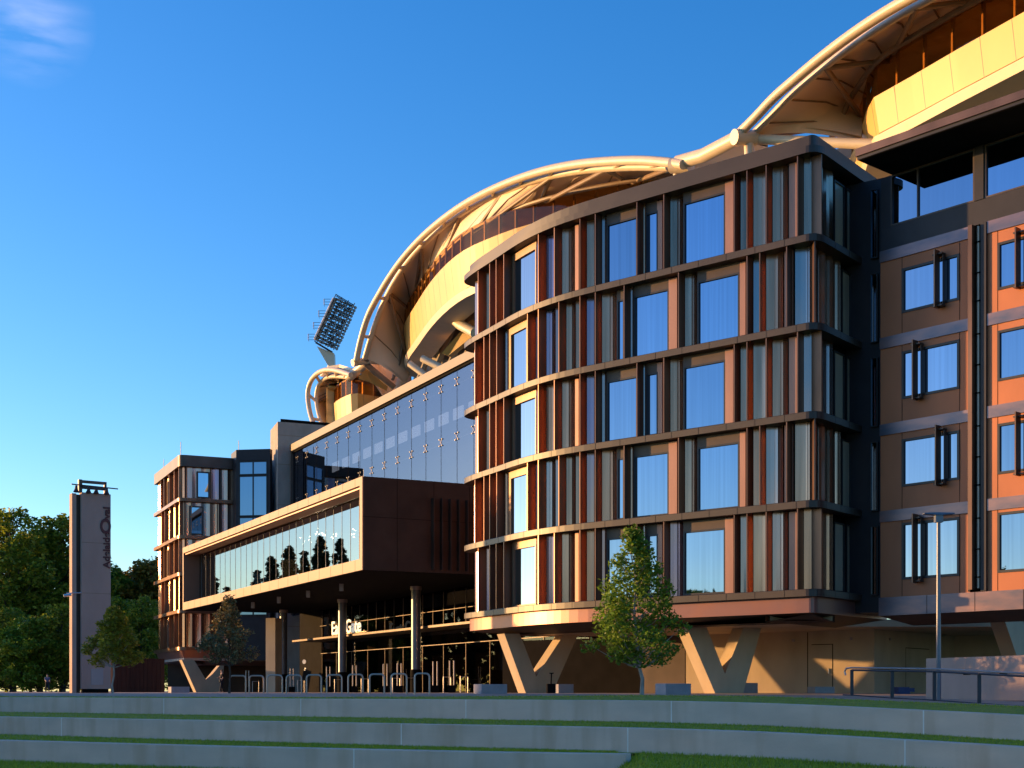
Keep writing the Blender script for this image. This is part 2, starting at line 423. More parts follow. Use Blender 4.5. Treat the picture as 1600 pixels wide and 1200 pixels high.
odd = dict(f=[747, 765, 775, 787, 841, 866, 906, 930, 995, 1037, 1147, 1167, 1197, 1246, 1284],
           w=[(805, 838), (951, 995), (1012, 1027), (1071, 1132)], sun_px=[(1134, 1147), (1028, 1036), (900, 905.5), (1234, 1246)])
even = dict(f=[742, 756, 765, 776, 824, 841, 873, 906, 930, 975, 1060, 1167, 1187, 1229, 1273],
            w=[(800, 824), (967, 974.5), (993, 1044), (1093, 1154)], sun_px=[(1046, 1059), (1157, 1166), (1227, 1240)])
bf = MB()
# core behind the cladding
pbox(bf, OUT, 0.3, OUT.L - .1, 3.5, 20.7, -DEP - .55, -DEP - .2); bf.build('core_wall', 'black', A)
rq = random.Random(11)
for k in range(5):                       # k = 0 lowest
    z0 = FL[k]; z1 = (FL[k + 1] - .27) if k < 4 else 20.28
    D = odd if k % 2 == 0 else even
    cuts = []
    for px in D['f']:
        s = oh(px); cuts.append((bh(px + 9) if px < 1270 else s, 0))
        m = MB(); pbox(m, OUT, s - .022, s + .022, z0, z1, -DEP - .06, 0.0)
        m.build('fin', 'fin_brown' if px in (747, 775, 824, 841, 756, 906, 930) and px != 930 else 'bronze_fin', A)
    wins = []
    for (a, b) in D['w']:
        sa, sb = bh(a), bh(b); wins.append((sa, sb))
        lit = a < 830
        window(A, OUT, sa - .07, sb + .07, z0 + .04, z1 - (.42 if a > 830 else .3), .07, 'frame_dark' if not lit else 'frame_sunlit', 'pane', -DEP + .02)
        m = MB(); pbox(m, OUT, sa - .07, sb + .07, z1 - (.42 if a > 830 else .3) + .003, z1, -DEP - .05, -DEP + .05); m.build('header', 'frame_sunlit' if lit else 'header', A)
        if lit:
            m = MB(); pbox(m, OUT, sa - .45, sa - .073, z0, z1, -DEP - .1, -DEP + .03); m.build('jamb', 'frame_sunlit', A)
    # side facade windows
    for (a, b) in (((1302, 1318), (1321, 1335)) if k % 2 == 0 else ((1314, 1328), (1331, 1345))):
        sa, sb = bh(a), bh(b); wins.append((sa, sb))
        window(A, OUT, sa, sb, z0 + .04, z1 - .3, .05, 'frame_dark', 'pane_reflection', -DEP + .02)  # beige reflection of the copper block is painted into these panes
    for (a, b) in D['sun_px']:
        m = MB(); pbox(m, OUT, bh(a), bh(b), z0, z1 - .05, -DEP - .02, -DEP + .06); m.build('sunlit_strip', 'pink_sun_and_trim', A); wins.append((bh(a), bh(b)))  # pink strips paint the grazing sunlight beside the fins
    allc = sorted([oh(px) for px in D['f']] + [0.3, OUT.L - .1])
    j = k * 3
    for a, b in zip(allc, allc[1:]):
        # split the bay around windows
        segs = [(a + .03, b - .03)]
        for wa, wb in wins:
            ns = []
            for (u, v) in segs:
                if wb <= u or wa >= v: ns.append((u, v)); continue
                if wa - u > .08: ns.append((u, wa - .075))
                if v - wb > .08: ns.append((wb + .075, v))
            segs = ns
        for (u, v) in segs:
            n = max(1, round((v - u) / .75)); j += 1; cm = MB()
            for i in range(n):
                if (v - u) / n < .05: continue
                scallop(cm, OUT, u + (v - u) * i / n + .006, u + (v - u) * (i + 1) / n - .006, z0, z1 + .05, min(.11, (v - u) / n * .2), -DEP + .02)
            if cm.v: cm.build('cladding', tints[rq.randrange(8)], A)
    # little clips under each ledge
# skirt and soffit
m = MB(); psweep(m, OUT, 0, OUT.L, [(-1.0, 3.17), (-.22, 3.17), (-.22, 3.768), (-1.0, 3.768)]); m.build('skirt', 'skirt', A)
m = MB(); psweep(m, OUT, 0, OUT.L, [(-2.5, 2.90), (-.3, 3.164), (-.3, 3.168), (-2.5, 3.168)]); m.build('soffit_edge', 'box_brown', A)
# roof and under-soffit as one fan shaped slab
inner = [OUT.at(s, -DEP - .4) for s in OUT.samples(0, OUT.L)]
poly = [(p.x, p.y) for p in inner] + [(24, 66), (14, 76)]
m = MB(); m.prism(poly, 20.2, 20.6); m.build('roof', 'navy', A)
inner = [OUT.at(s, -2.3) for s in OUT.samples(0, OUT.L)]
poly = [(p.x, p.y) for p in inner] + [(30, 58), (34, 70), (14, 80)]
m = MB(); m.prism(poly, 2.95, 3.25); m.build('soffit', 'concrete_warm', A)
# panel joints on ledge fronts
m = MB()
for k, z in enumerate(FL + [20.54]):
    for i in range(26):
        s = 3 + i * 1.28 + (k % 2) * .5
        if s < OUT.L - .3: pbox(m, OUT, s, s + .014, z - .265, z - .022, 0.048, 0.054)
m.build('ledge_joints', 'black', A)

# ================================================================= COPPER BLOCK
B0 = Vector((13.98, 52.2)); Bd = Vector((0.652, -0.758))
BP = Path([B0, B0 + Bd * 15])
ZB = [3.77 + 3.28 * k for k in range(5)]
B = thing('hotel_block', (16, 53, 0), 'copper clad hotel block at the right with square windows and a black roof canopy', 'building')
def h2(px, off=0.0): return BP.hit(px, off)
m = MB(); pbox(m, BP, 0, BP.L, 3.1, 19.6, -1.2, -.25); m.build('core_wall', 'black', B)
cols = [(1409.5, 1499.5), (1559, 1650), (1706, 1800)]
joints = MB(); wallm = MB(); band = MB()
shafts = [(1516, 1543), (1668, 1692)]
for k in range(4):
    z0 = ZB[k]; z1 = ZB[k + 1] - .43
    wz0, wz1 = (z0 + .63, z0 + 2.75) if k == 0 else ((z0 + .75, z0 + 2.42) if k == 3 else (z0 + .82, z0 + 2.6))
    # wall pieces between shafts
    spans = [(0, h2(1516)), (h2(1543), h2(1668)), (h2(1692), BP.L)]
    for si, (a, b) in enumerate(spans):
        wallm = MB(); band = MB()
        wa, wb = h2(cols[si][0]), min(h2(cols[si][1]), BP.L - .1)
        if si == 2: wb = min(wa + (h2(1499.5) - h2(1409.5)), BP.L - .2)
        pbox(wallm, BP, a, wa - .005, z0, z1, -.25, 0); pbox(wallm, BP, wb + .005, b, z0, z1, -.25, 0)
        pbox(wallm, BP, wa + .003, wb - .003, z0, wz0, -.25, 0); pbox(wallm, BP, wa + .003, wb - .003, wz1, z1, -.25, 0)
        window(B, BP, wa, wb, wz0, wz1, .09, 'frame_dark', 'pane', .0)
        for s in (wa, wb): pbox(joints, BP, s - .012, s + .012, z0, wz0, -.2, .003); pbox(joints, BP, s - .012, s + .012, wz1, z1, -.2, .003)
        pbox(band, BP, a, b, z1 + .004, ZB[k + 1] - .004, -.25, .06)
        wallm.build('cladding', 'copper_wall', B); band.build('spandrel_band', 'zinc', B)
        # projecting louvre fin with its arms
        f = [.30, .70, .30, .68][k] if si == 0 else [.3, .42, .35, .42][k]
        if si == 1 and k in (0, 2): continue
        sc = wa + (wb - wa) * f
        l = MB(); pbox(l, BP, sc - .025, sc + .025, wz0 - .18, wz1 + .25, .10, .44)
        lo = l.build('sunshade_fin', 'bronze_fin', B)
        br = MB(); pbox(br, BP, sc - .16, sc + .22, wz1 + .08, wz1 + .13, .04, .3); pbox(br, BP, sc - .16, sc + .22, wz0 - .13, wz0 - .08, .04, .3)
        pbox(br, BP, sc + .19, sc + .215, wz0 - .13, wz1 + .13, .04, .2)
        br.build('bracket', 'bronze_dark', lo)
joints.build('cladding_joints', 'black', B)
for (a, b) in shafts:
    sa, sb = h2(a), h2(b); w_ = sb - sa
    m = MB(); pbox(m, BP, sa, sa + w_ * .12, 3.79, 16.88, -.25, .16); pbox(m, BP, sb - w_ * .32, sb, 3.79, 16.88, -.25, .1)
    so_ = m.build('shaft', 'navy', B)
    m = MB(); pbox(m, BP, sa + w_ * .12, sa + w_ * .36, 3.85, 16.84, -.2, .3); m.build('casing', 'bronze_fin', so_)
    m = MB()
    q = BP.at(sa + w_ * .52, .05); m.tube([(q.x, q.y, 3.9), (q.x, q.y, 16.8)], .055, 8); m.build('downpipe', 'steel_pipe', so_)
    m = MB()
    for k in range(4):
        for dz in (.5, 1.5, 2.6): pbox(m, BP, sa + w_ * .36, sa + w_ * .68, ZB[k] + dz, ZB[k] + dz + .05, -.2, .12)
    m.build('clamps', 'black', so_)
# lowest band, sloped under-edge, soffit
m = MB(); pbox(m, BP, 0, BP.L, 3.08, 3.766, -.4, .12); m.build('skirt', 'zinc', B)
m = MB()
for px in (1451, 1526, 1602): s = h2(px); pbox(m, BP, s - .01, s + .01, 3.09, 3.76, .1, .124)
m.build('skirt_joints', 'black', B)
m = MB(); psweep(m, BP, 0, BP.L, [(-2.2, 2.78), (0.06, 3.074), (-2.2, 3.074)]); m.build('soffit_edge', 'box_brown', B)
# top storey
zt = ZB[4]
m = MB(); pbox(m, BP, 0, BP.L, zt + .002, zt + .86, -.3, -.02)
pbox(m, BP, h2(1523), h2(1537), zt + .863, 19.68, -.3, .02); pbox(m, BP, h2(1670), h2(1684), zt + .863, 19.68, -.3, .02)
pbox(m, BP, 0, h2(1391), zt + .863, 19.68, -.3, -.02); m.build('spandrel', 'navy', B)
for a, b, mu_ in ((1391, 1522, (h2(1433),)), (1538, 1669, ()), (1685, 1800, ())):
    window(B, BP, h2(a), min(h2(b), BP.L - .05), zt + .87, 19.67, .06, 'bronze_dark', 'pane_navy', -.06, mu_)
cp0 = B0 + Bd * .43; nB = Vector((-0.758, -0.652))
pl = [cp0 + nB * 2.1, B0 + Bd * 16 + nB * 2.1, B0 + Bd * 16 - nB * 6, B0 + Bd * 2 - nB * 6, cp0 - nB * .6]
m = MB(); m.prism([(p.x, p.y) for p in pl], 19.72, 20.06); m.build('canopy', 'navy', B)
CP = Path([cp0 + nB * 2.1, B0 + Bd * 16 + nB * 2.1])
m = MB(); pbox(m, CP, -.03, CP.L, 19.84, 20.12, 0.0, .07); m.build('canopy_fascia', 'bronze_fin', B)
m = MB(); pbox(m, CP, 0.05, CP.L, 19.70, 19.716, -2.2, -.05); m.build('canopy_soffit', 'black', B)
# dark recess between the two wings
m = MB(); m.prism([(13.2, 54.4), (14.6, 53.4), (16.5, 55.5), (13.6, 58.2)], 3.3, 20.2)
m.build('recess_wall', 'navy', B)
RP = Path([(13.2, 54.4), (14.6, 53.4)])
for k in range(5): window(B, RP, 1.05, 1.35, ZB[k] + .2, ZB[k] + 2.9, .04, 'frame_dark', 'pane_navy', .12)

# ---------------------------------------------------- under the hotel: back wall, doors, V columns
W = thing('undercroft_wall', (10, 63, 0), 'beige concrete wall with flush doors in shadow under the hotel', 'wall')
wl = Vector((15.88, 60.3)); wd = Vector((-0.754, 0.656))
p1 = wl + wd * 9.9; p2 = wl + wd * 12.6; p3 = wl + wd * 22
WP = Path([p1, wl, wl + Vector((.62, .78)) * 9.5, (30, 66.5), (44, 52)])
m = MB(); pbox(m, WP, 0, WP.L, 0.02, 2.95, -.4, 0); m.build('panel', 'concrete_warm', W)
m = MB()
for px in (970, 1030, 1058, 1262, 1301):
    s = WP.hit(px); pbox(m, WP, s - .02, s + .02, .1, 2.9 if px in (1262,) else 2.35, 0, .006)
s1, s2 = WP.hit(1268), WP.hit(1301); pbox(m, WP, s1, s2, 2.32, 2.35, 0, .006)
s1, s2 = WP.hit(1415), WP.hit(1452); pbox(m, WP, s1, s2, 2.2, 2.23, 0, .006); pbox(m, WP, s1, s1 + .03, .1, 2.2, 0, .006)
m.build('door_gaps', 'black', W)
m = MB()
for px in (1298, 1449): s = WP.hit(px - 3); pbox(m, WP, s - .02, s + .02, 1.0, 1.25, 0, .05)
m.build('door_handles', 'stud', W)
m = MB()
for px in (1240, 1330, 1390): s = WP.hit(px); pbox(m, WP, s - .06, s + .06, 2.5, 2.62, 0, .08)
m.build('wall_lights', 'plate', W)
W2 = Path([p2, p1]); m = MB(); pbox(m, W2, 0, W2.L, .02, 2.95, -.4, -.05); m.build('copper_panel', 'bronze_dark', W)
W3 = Path([p3, p2]); m = MB(); pbox(m, W3, 0, W3.L, .02, 2.95, -.4, -.3); m.build('dark_glazing', 'black', W)

def vcolumn(name, pts, Y, label, th=0.8):
    """pts: outline of the V's broad face at depth Y (in the plane facing the viewer's right)"""
    o3 = []
    n = Vector((.447, -.894)); t = Vector((.894, .447))
    c = P(pts[0][0], 1084, Y)
    for (px, py) in pts:
        k = (px - 800) / FPX     # ray meets the vertical plane through c along t
        u = (k * c.y - c.x) / (t.x - k * t.y); y = c.y + u * t.y
        q = P(px, py, y); o3.append(q)
    r = thing(name, (c.x, c.y, .1), label, 'column')
    m = MB(); m2 = MB()
    # left arm, right arm (tops at 0,1 and 3,4; junction 2; feet 5,6,7)
    vec = (-n.x * th, -n.y * th, 0)
    L = [o3[0], o3[1], o3[2], o3[6], o3[7]]; R = [o3[2], o3[3], o3[4], o3[5], o3[6]]
    m.extr([L[0], L[4], L[3], L[2], L[1]], vec); m.build('arm', 'concrete_warm', r)
    m2.extr([R[0], R[4], R[3], R[2], R[1]], vec); m2.build('arm', 'concrete_warm', r)
    return r
# outline order: left top outer, left top inner, junction, right top inner, right top outer, right foot, mid foot, left foot
vcolumn('v_column', [(1073, 980), (1104, 980), (1133, 1053), (1162, 980), (1190, 980), (1160, 1087), (1133, 1087), (1119, 1087)], 57.6,
        'sunlit concrete V column right of the leafy tree, in front of the beige undercroft wall')
vcolumn('v_column', [(788, 990), (812, 990), (838, 1057), (882, 990), (904, 990), (861, 1087), (841, 1087), (823, 1087)], 65.0,
        'concrete V column with dappled shadow under the rounded left end of the hotel wing')
vcolumn('v_column', [(1563, 950), (1590, 950), (1625, 1040), (1655, 950), (1685, 950), (1655, 1087), (1625, 1087), (1610, 1087)], 55.5,
        'concrete V column under the copper block, its foot behind the low wall')
vcolumn('v_column', [(284, 1031), (303, 1031), (323, 1064), (343, 1040), (350, 1040), (345, 1087), (323, 1087), (309, 1087)], 119,
        'grey concrete V column under the distant fin clad wing', 1.0)

# ================================================================= LONG BOX, GLAZED HALL
G0 = Vector((-8.16, 75.0)); Gt = Vector((-.4472, .8944)); Gn = Vector((.8944, .4472))   # Gn points inward
LB = 42.0
XP = Path([G0 + Gt * LB, G0])                    # left to right along the front
X = thing('cantilevered_box', (-18, 95, 0), 'long bronze framed glass box cantilevered over the entrance', 'building')
zb, ztp = 6.85, 11.95
def gx(px, off=0.0): return XP.hit(px, off)
m = MB()
pbox(m, XP, 0, XP.L, ztp - .46, ztp, -1.6, 0); m.build('top_fascia', 'fascia', X)
m = MB(); pbox(m, XP, 0, XP.L, zb, zb + .62, -1.6, 0); m.build('bottom_fascia', 'fascia', X)
m = MB(); pbox(m, XP, XP.L - .42, XP.L, zb + .622, ztp - .462, -1.6, 0); m.build('end_frame', 'fascia', X); m = MB(); pbox(m, XP, 0, .3, zb + .622, ztp - .462, -1.6, 0); m.build('end_frame', 'fascia', X)
m = MB(); pbox(m, XP, .302, XP.L - .422, ztp - .60, ztp - .51, -1.1, -.12); m.build('trim_strip', 'pink_sun_and_trim', X)
m = MB()
ss = [1.9 + i * 2.05 for i in range(20)]
for s in ss:
    if s < XP.L: pbox(m, XP, s, s + .02, ztp - .46, ztp - .003, -.1, .004); pbox(m, XP, s, s + .02, zb + .003, zb + .62, -.1, .004)
m.build('fascia_joints', 'black', X)
m = MB(); pbox(m, XP, .3, XP.L - .42, zb + .62, ztp - .6, -1.32, -1.3); m.build('glazing', 'glass_box', X)
m = MB()
for i in range(28):
    s = .3 + 1.48 * i + .7
    if s < XP.L - .6: pbox(m, XP, s, s + .018, zb + .62, ztp - .6, -1.34, -1.285)
m.build('glazing_bars', 'lamp_grey', X)
m = MB()   # roof, floor, back of the box, side walls
pbox(m, XP, 0, XP.L - .05, ztp - .5, ztp - .02, -11, -1.61); pbox(m, XP, 0, XP.L - .05, zb, zb + .4, -11.0, -1.61)
m.build('slab', 'box_brown', X)
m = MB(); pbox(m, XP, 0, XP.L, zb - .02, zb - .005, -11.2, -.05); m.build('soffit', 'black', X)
m = MB(); pbox(m, XP, 1, XP.L - 2, zb + .4, ztp - .5, -8.2, -8); m.build('inner_wall', 'box_brown', X)
m = MB(); pbox(m, XP, XP.L - .35, XP.L + .0, zb + .01, ztp - .01, -12, -1.605)
m.prism([tuple(G0 + Gn * .10), tuple(G0 + Gn * .10 - Gt * .03), tuple(G0 + Gn * 12 - Gt * .03), tuple(G0 + Gn * 12)], zb, ztp); m.build('side_wall', 'box_brown', X)
SP = Path([G0 + Gn * .02 - Gt * .03, G0 + Gn * 12 - Gt * .03])
m = MB()
for s in (2.0, 4.2, 6.4): pbox(m, SP, s, s + .02, zb + .03, ztp - .03, 0, .008)
pbox(m, SP, 0, 12, zb + 2.9, zb + 2.92, 0, .008); m.build('side_joints', 'black', X)
for i in range(7):
    s = 4.05 + i * .52; mm = MB(); pbox(mm, SP, s, s + .05, zb + .15, ztp - .95, .01, .35); mm.build('louvre_fin', 'box_brown', X)
for i in range(1, 6):
    q = XP.at(i * 6.5, -1.5); mm = MB(); mm.box((q.x + .6, q.y + .3, zb - .25), (.12, .12, .22)); mm.build('soffit_light', 'plate', X)
# chandeliers inside
def chandelier(px, py, n, r, label):
    s = gx(px, -3); q = XP.at(s, -3.2); z = CZ + (HZ - py) / FPX * q.y
    t = thing('chandelier', (q.x, q.y, z), label, 'chandelier', 'chandeliers inside the glass box')
    st = MB(); bl = MB(); rnd = random.Random(px)
    st.tube([(q.x, q.y, z + .2), (q.x, q.y, ztp - .5)], .015, 6)
    for i in range(n):
        a = rnd.uniform(0, 6.28); rr = r * rnd.uniform(.4, 1); p = (q.x + rr * math.cos(a), q.y + rr * math.sin(a), z + rnd.uniform(-.35, .25))
        st.tube([(q.x, q.y, z + .2), p], .012, 5); bl.tube([(p[0], p[1], p[2] - .045), p, (p[0], p[1], p[2] + .045)], [.02, .05, .02], 6)
    st.build('stem', 'steel_pipe', t); bl.build('bulbs', 'bulb', t)
chandelier(509, 833, 16, .95, 'widest cluster of lit bulbs behind the right half of the box glazing')
chandelier(553, 833, 7, .5, 'lit bulbs behind the box glazing nearest its right end frame')
chandelier(473, 842, 6, .5, 'small cluster of lit bulbs left of the widest cluster')

# glazed hall behind
HP = Path([G0 + Gn * 11 + Gt * 47.4, G0 + Gn * 11 - Gt * 6])
H_ = thing('glazed_hall', (-5, 105, 0), 'tall bolted glass curtain wall rising behind the long box', 'building')
zh0, zh1 = 6.9, 22.1
def gh(px, off=0.0): return HP.hit(px, off)
m = MB(); pbox(m, HP, 0, HP.L, zh0, zh1 - .62, -.03, 0); m.build('glazing', 'glass_hall', H_)
m = MB(); pbox(m, HP, -.0, HP.L, zh1 - .6, zh1, -1.5, .25); pbox(m, HP, 0, .22, 7, zh1 - .6, -.6, .2); m.build('edge_frame', 'hall_edge', H_)
m = MB(); pbox(m, HP, .2, HP.L, zh1 - .76, zh1 - .6, -.5, .1); m.build('head_channel', 'black', H_)
m = MB(); st = MB(); rods = MB()
step = 2.62
for i in range(21):
    s = 1.5 + i * step
    if s > HP.L: break
    pbox(m, HP, s, s + .025, zh0, zh1 - .78, 0.001, .012)
    for z in (9.6, 13.3, 17.0, 20.6):
        st = MB(); q = HP.at(min(s, HP.L), .03)
        for dx, dz in ((.22, .22), (.22, -.22)):
            a_ = HP.at(min(s + dx, HP.L), .03); b_ = HP.at(max(0, s - dx), .03); st.tube([(a_.x, a_.y, z + dz), (b_.x, b_.y, z - dz)], .008, 5)
        for dx in (-.22, .22):
            for dz in (-.22, .22):
                q = HP.at(min(s + dx, HP.L), .03); st.box((q.x, q.y, z + dz), (.035, .035, .035), .46)
        st.build('spider_fitting', 'fitting', H_)
for z in (9.6, 13.3, 17.0, 20.6): pbox(rods, HP, .3, HP.L, z - .012, z + .012, -.35, -.32)
m.build('glass_joints', 'black', H_); rods.build('rods', 'steel_pipe', H_)
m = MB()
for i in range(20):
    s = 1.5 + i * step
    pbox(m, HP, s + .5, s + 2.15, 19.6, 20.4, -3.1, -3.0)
m.build('glowing_clerestory', 'clerestory_glow', H_)  # white clerestory panels; the daylight on them is put in as emission
m = MB(); rr = random.Random(3)
for i in range(12, 20):
    s = 1.5 + i * step; q0 = HP.at(s, -3.5); q1 = HP.at(s + step, -3.5)
    m.tube([(q0.x, q0.y, 9), (q1.x, q1.y, 14)], .2, 8); m.tube([(q0.x, q0.y, 14), (q1.x, q1.y, 9)], .16, 8); m.tube([(q0.x, q0.y, 8), (q0.x, q0.y, 15.5)], .22, 8)
m.build('inner_truss', 'drum_ring', H_)
m = MB(); pbox(m, HP, .2, HP.L, 6.9, 22, -9.5, -9.2); pbox(m, HP, .2, HP.L, 21.5, 21.9, -9.5, -.6); pbox(m, HP, 0.01, .2, 7, 21.5, -9.2, -.7); m.build('inner_wall', 'navy', H_)

# entrance under the box
E_ = thing('entrance_glazing', (-12, 98, 0), 'dark glazed entrance front with thin pale bars in the shade under the box', 'glazing')
EP = Path([G0 + Gn * 10 + Gt * 36.5, G0 + Gn * 10 - Gt * 8])
m = MB(); pbox(m, EP, 0, EP.L, .1, zb - .03, -.04, 0); m.build('glass', 'glass_dark', E_)
for i in range(26):
    s = .3 + i * 1.75
    if s < EP.L: m = MB(); pbox(m, EP, s, s + .03, 4.35, zb - .1, 0, .05); m.build('mullion', 'bronze_dark', E_)
    if s < EP.L and i % 2 == 0: m = MB(); pbox(m, EP, s, s + .035, .1, 3.265, 0, .05); m.build('mullion', 'bronze_dark', E_)
m = MB(); pbox(m, EP, 0, EP.L, 5.5, 5.53, .1, .13); pbox(m, EP, 0, EP.L, 3.27, 3.31, .0, .06); m.build('transom', 'bronze_dark', E_)
m = MB(); pbox(m, EP, 0, EP.L, 4.2, 4.32, .1, 2.4); m.build('canopy', 'bronze_dark', E_)
m = MB(); pbox(m, EP, 0, EP.L, 4.19, 4.33, 2.41, 2.46); m.build('canopy_edge', 'bronze_dark', E_)
m = MB(); pbox(m, EP, -6, EP.L + 4, .1, zb, -7, -6.8); pbox(m, EP, -6, 0, .1, zb, -6.8, -.1); m.build('inner_wall', 'black', E_)
m = MB()
for i in range(8):
    s = 3 + i * 4.2; pbox(m, EP, s, s + 1.6, 3.5, 3.9, -3.0, -2.9)
m.build('ceiling_baffles', 'navy', E_)
# blocking mass between the entrance and the hotel
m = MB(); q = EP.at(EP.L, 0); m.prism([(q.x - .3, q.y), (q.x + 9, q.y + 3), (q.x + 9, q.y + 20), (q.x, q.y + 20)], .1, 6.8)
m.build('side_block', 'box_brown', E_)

# round columns under the box
for px, lab in ((443, 'left most round steel column under the box'), (535, 'round black column hiding part of the lit entrance lettering'), (650, 'right most round steel column under the box, nearest the hotel wing')):
    s = XP.hit(px, -7.1); q = XP.at(s, -7.1)
    t = thing('round_column', (q.x, q.y, .15), lab, 'column', 'round columns under the box')
    m = MB(); m.tube([(q.x, q.y, 1.6), (q.x, q.y, zb - .25)], .3, 20); m.build('shaft', 'lamp_grey', t, True)
    m = MB(); m.tube([(q.x, q.y, .1), (q.x, q.y, 1.6)], .36, 20); m.build('base_sleeve', 'black', t, True)
    m = MB(); m.tube([(q.x, q.y, zb - .25), (q.x, q.y, zb - .02)], .36, 20); m.build('collar', 'plate', t, True)
# concrete pier at the left end of the entrance
m = MB(); q = P(428, 1080, 108); m.box((q.x, q.y, 3.0), (.45, .45, 2.95), -.46); setp(m.build('pier', 'concrete_warm'), 'beige square concrete pier at the left end of the dark entrance', 'column')

# raised lettering on the entrance canopy
def text_mesh(body, size, m, parent, loc, rot, ext=.04, sx=1.0, name='lettering', off=.012):
    cu = bpy.data.curves.new('t', 'FONT'); cu.body = body; cu.size = size; cu.extrude = ext; cu.offset = off * size
    tmp = bpy.data.objects.new('t', cu); C.objects.link(tmp); bpy.context.view_layer.update()
    dg = bpy.context.evaluated_depsgraph_get(); me = bpy.data.meshes.new_from_object(tmp.evaluated_get(dg))
    C.objects.unlink(tmp); bpy.data.objects.remove(tmp); me.materials.clear(); me.materials.append(MT[m])
    o = bpy.data.objects.new(name, me); C.objects.link(o)
    if parent: o.parent = parent; o.location = Vector(loc) - ORG[parent.name]
    else: o.location = loc
    o.rotation_euler = rot; o.scale = (sx, 1, 1)
    return o
s = EP.hit(518, 2.3); q = EP.at(s, 2.3)
ang = math.atan2(-Gt.y, -Gt.x)
t = thing('entrance_sign', (q.x, q.y, 4.33), 'white East Gate lettering standing on the entrance canopy', 'sign')
text_mesh('East Gate', 1.36, 'letter_lit', t, (q.x, q.y, 4.47), (math.radians(90), 0, ang), .03, 1.2)
m = MB()
for i in range(8):
    q2 = EP.at(s + .3 + i * .95, 2.3); m.tube([(q2.x, q2.y, 4.32), (q2.x, q2.y, 4.55)], .025, 6)
pbox(m, EP, s, s + 7.3, 4.40, 4.45, 2.24, 2.28); m.build('support', 'steel_pipe', t)
# small round wayfinding sign by the doors
q = P(476, 1034, 104); t = thing('wayfinding_sign', (q.x, q.y, q.z), 'small white round sign over short lines on the dark glass left of the doors', 'sign')
m = MB(); m.tube([(q.x, q.y, q.z), (q.x - .03, q.y - .05, q.z)], .17, 16); m.build('disc', 'sign_white', t)
m = MB(); m.box((q.x + .06, q.y, q.z - .5), (.16, .02, .035), ang); m.box((q.x + .02, q.y, q.z - .62), (.12, .02, .03), ang); m.build('bars', 'sign_white', t)

# ticket gates
gate = None
gl = [(456, 'ticket gate furthest to the left, seen through the bicycle stands'), (513, 'ticket gate just left of the middle round column'), (554, 'ticket gate just right of the middle round column'),
      (602, 'ticket gate midway between the middle and right round columns'), (624, 'ticket gate left of the right round column'), (680, 'ticket gate just right of the right round column'), (706, 'ticket gate between two others near the hotel wing'), (733, 'ticket gate nearest the hotel wing')]
for px, lab in gl:
    s = XP.hit(px, -5.4); q = XP.at(s, -5.4)
    if gate is None:
        gate = thing('ticket_gate', (q.x, q.y, .15), lab, 'turnstile', 'ticket gates across the entrance')
        for dx in (-.12, .12): m = MB(); m.tube([(q.x + dx, q.y, .55), (q.x + dx, q.y, 1.95)], .035, 8); m.build('pole', 'gate_pole', gate)
        m = MB(); m.box((q.x, q.y, .35), (.22, .12, .22)); m.build('cabinet', 'black', gate)
        m = MB(); m.tube([(q.x + .5, q.y - .4, .12), (q.x + .5, q.y - .4, 1.05), (q.x + .9, q.y + .3, 1.05), (q.x + .9, q.y + .3, .12)], .03, 8); m.build('guide_rail', 'gate_pole', gate)
    else:
        c = copy_tree(gate); c.location = (q.x, q.y, .15); c['label'] = lab

# ================================================================= FAR WING
c0 = Vector((-29.75, 123.0))
lp = c0 + Vector((-.455, 1)) * 11.5; rp = c0 + Vector((2.209, 1)) * 3.5
e1 = c0 + (lp - c0).normalized() * 1.4; e2 = c0 + (rp - c0).normalized() * 1.4
FW = Path([(lp.x, lp.y)] + chaikin([tuple(e1), tuple(c0), tuple(e2)], 3) + [(rp.x, rp.y)])
F_ = thing('distant_wing', (-28, 128, 0), 'distant fin clad wing with sunlit copper edge at the left end of the stadium', 'building')
zk = [4.2 + 3.34 * k for k in range(5)]
for z in zk:
    m = MB(); psweep(m, FW, 0, FW.L - (2.0 if z < 17 else 0), [(-.5, z - .3), (.05, z - .3), (.05, z), (-.5, z)]); m.build('ledge', 'bronze_fin', F_)
m = MB(); psweep(m, FW, 0, FW.L, [(-.6, 20.4), (.0, 20.4), (.0, 21.4), (-.6, 21.4)]); m.build('parapet', 'bronze_dark', F_)
m = MB(); pbox(m, FW, 0, FW.L, 3.9, 20.4, -.9, -.62); m.build('core_wall', 'black', F_)
PF = {k: MB() for k in ('panel_copper', 'panel_steel', 'panel_violet', 'panel_bronze')}
fins = [249, 254, 262, 270, 277]
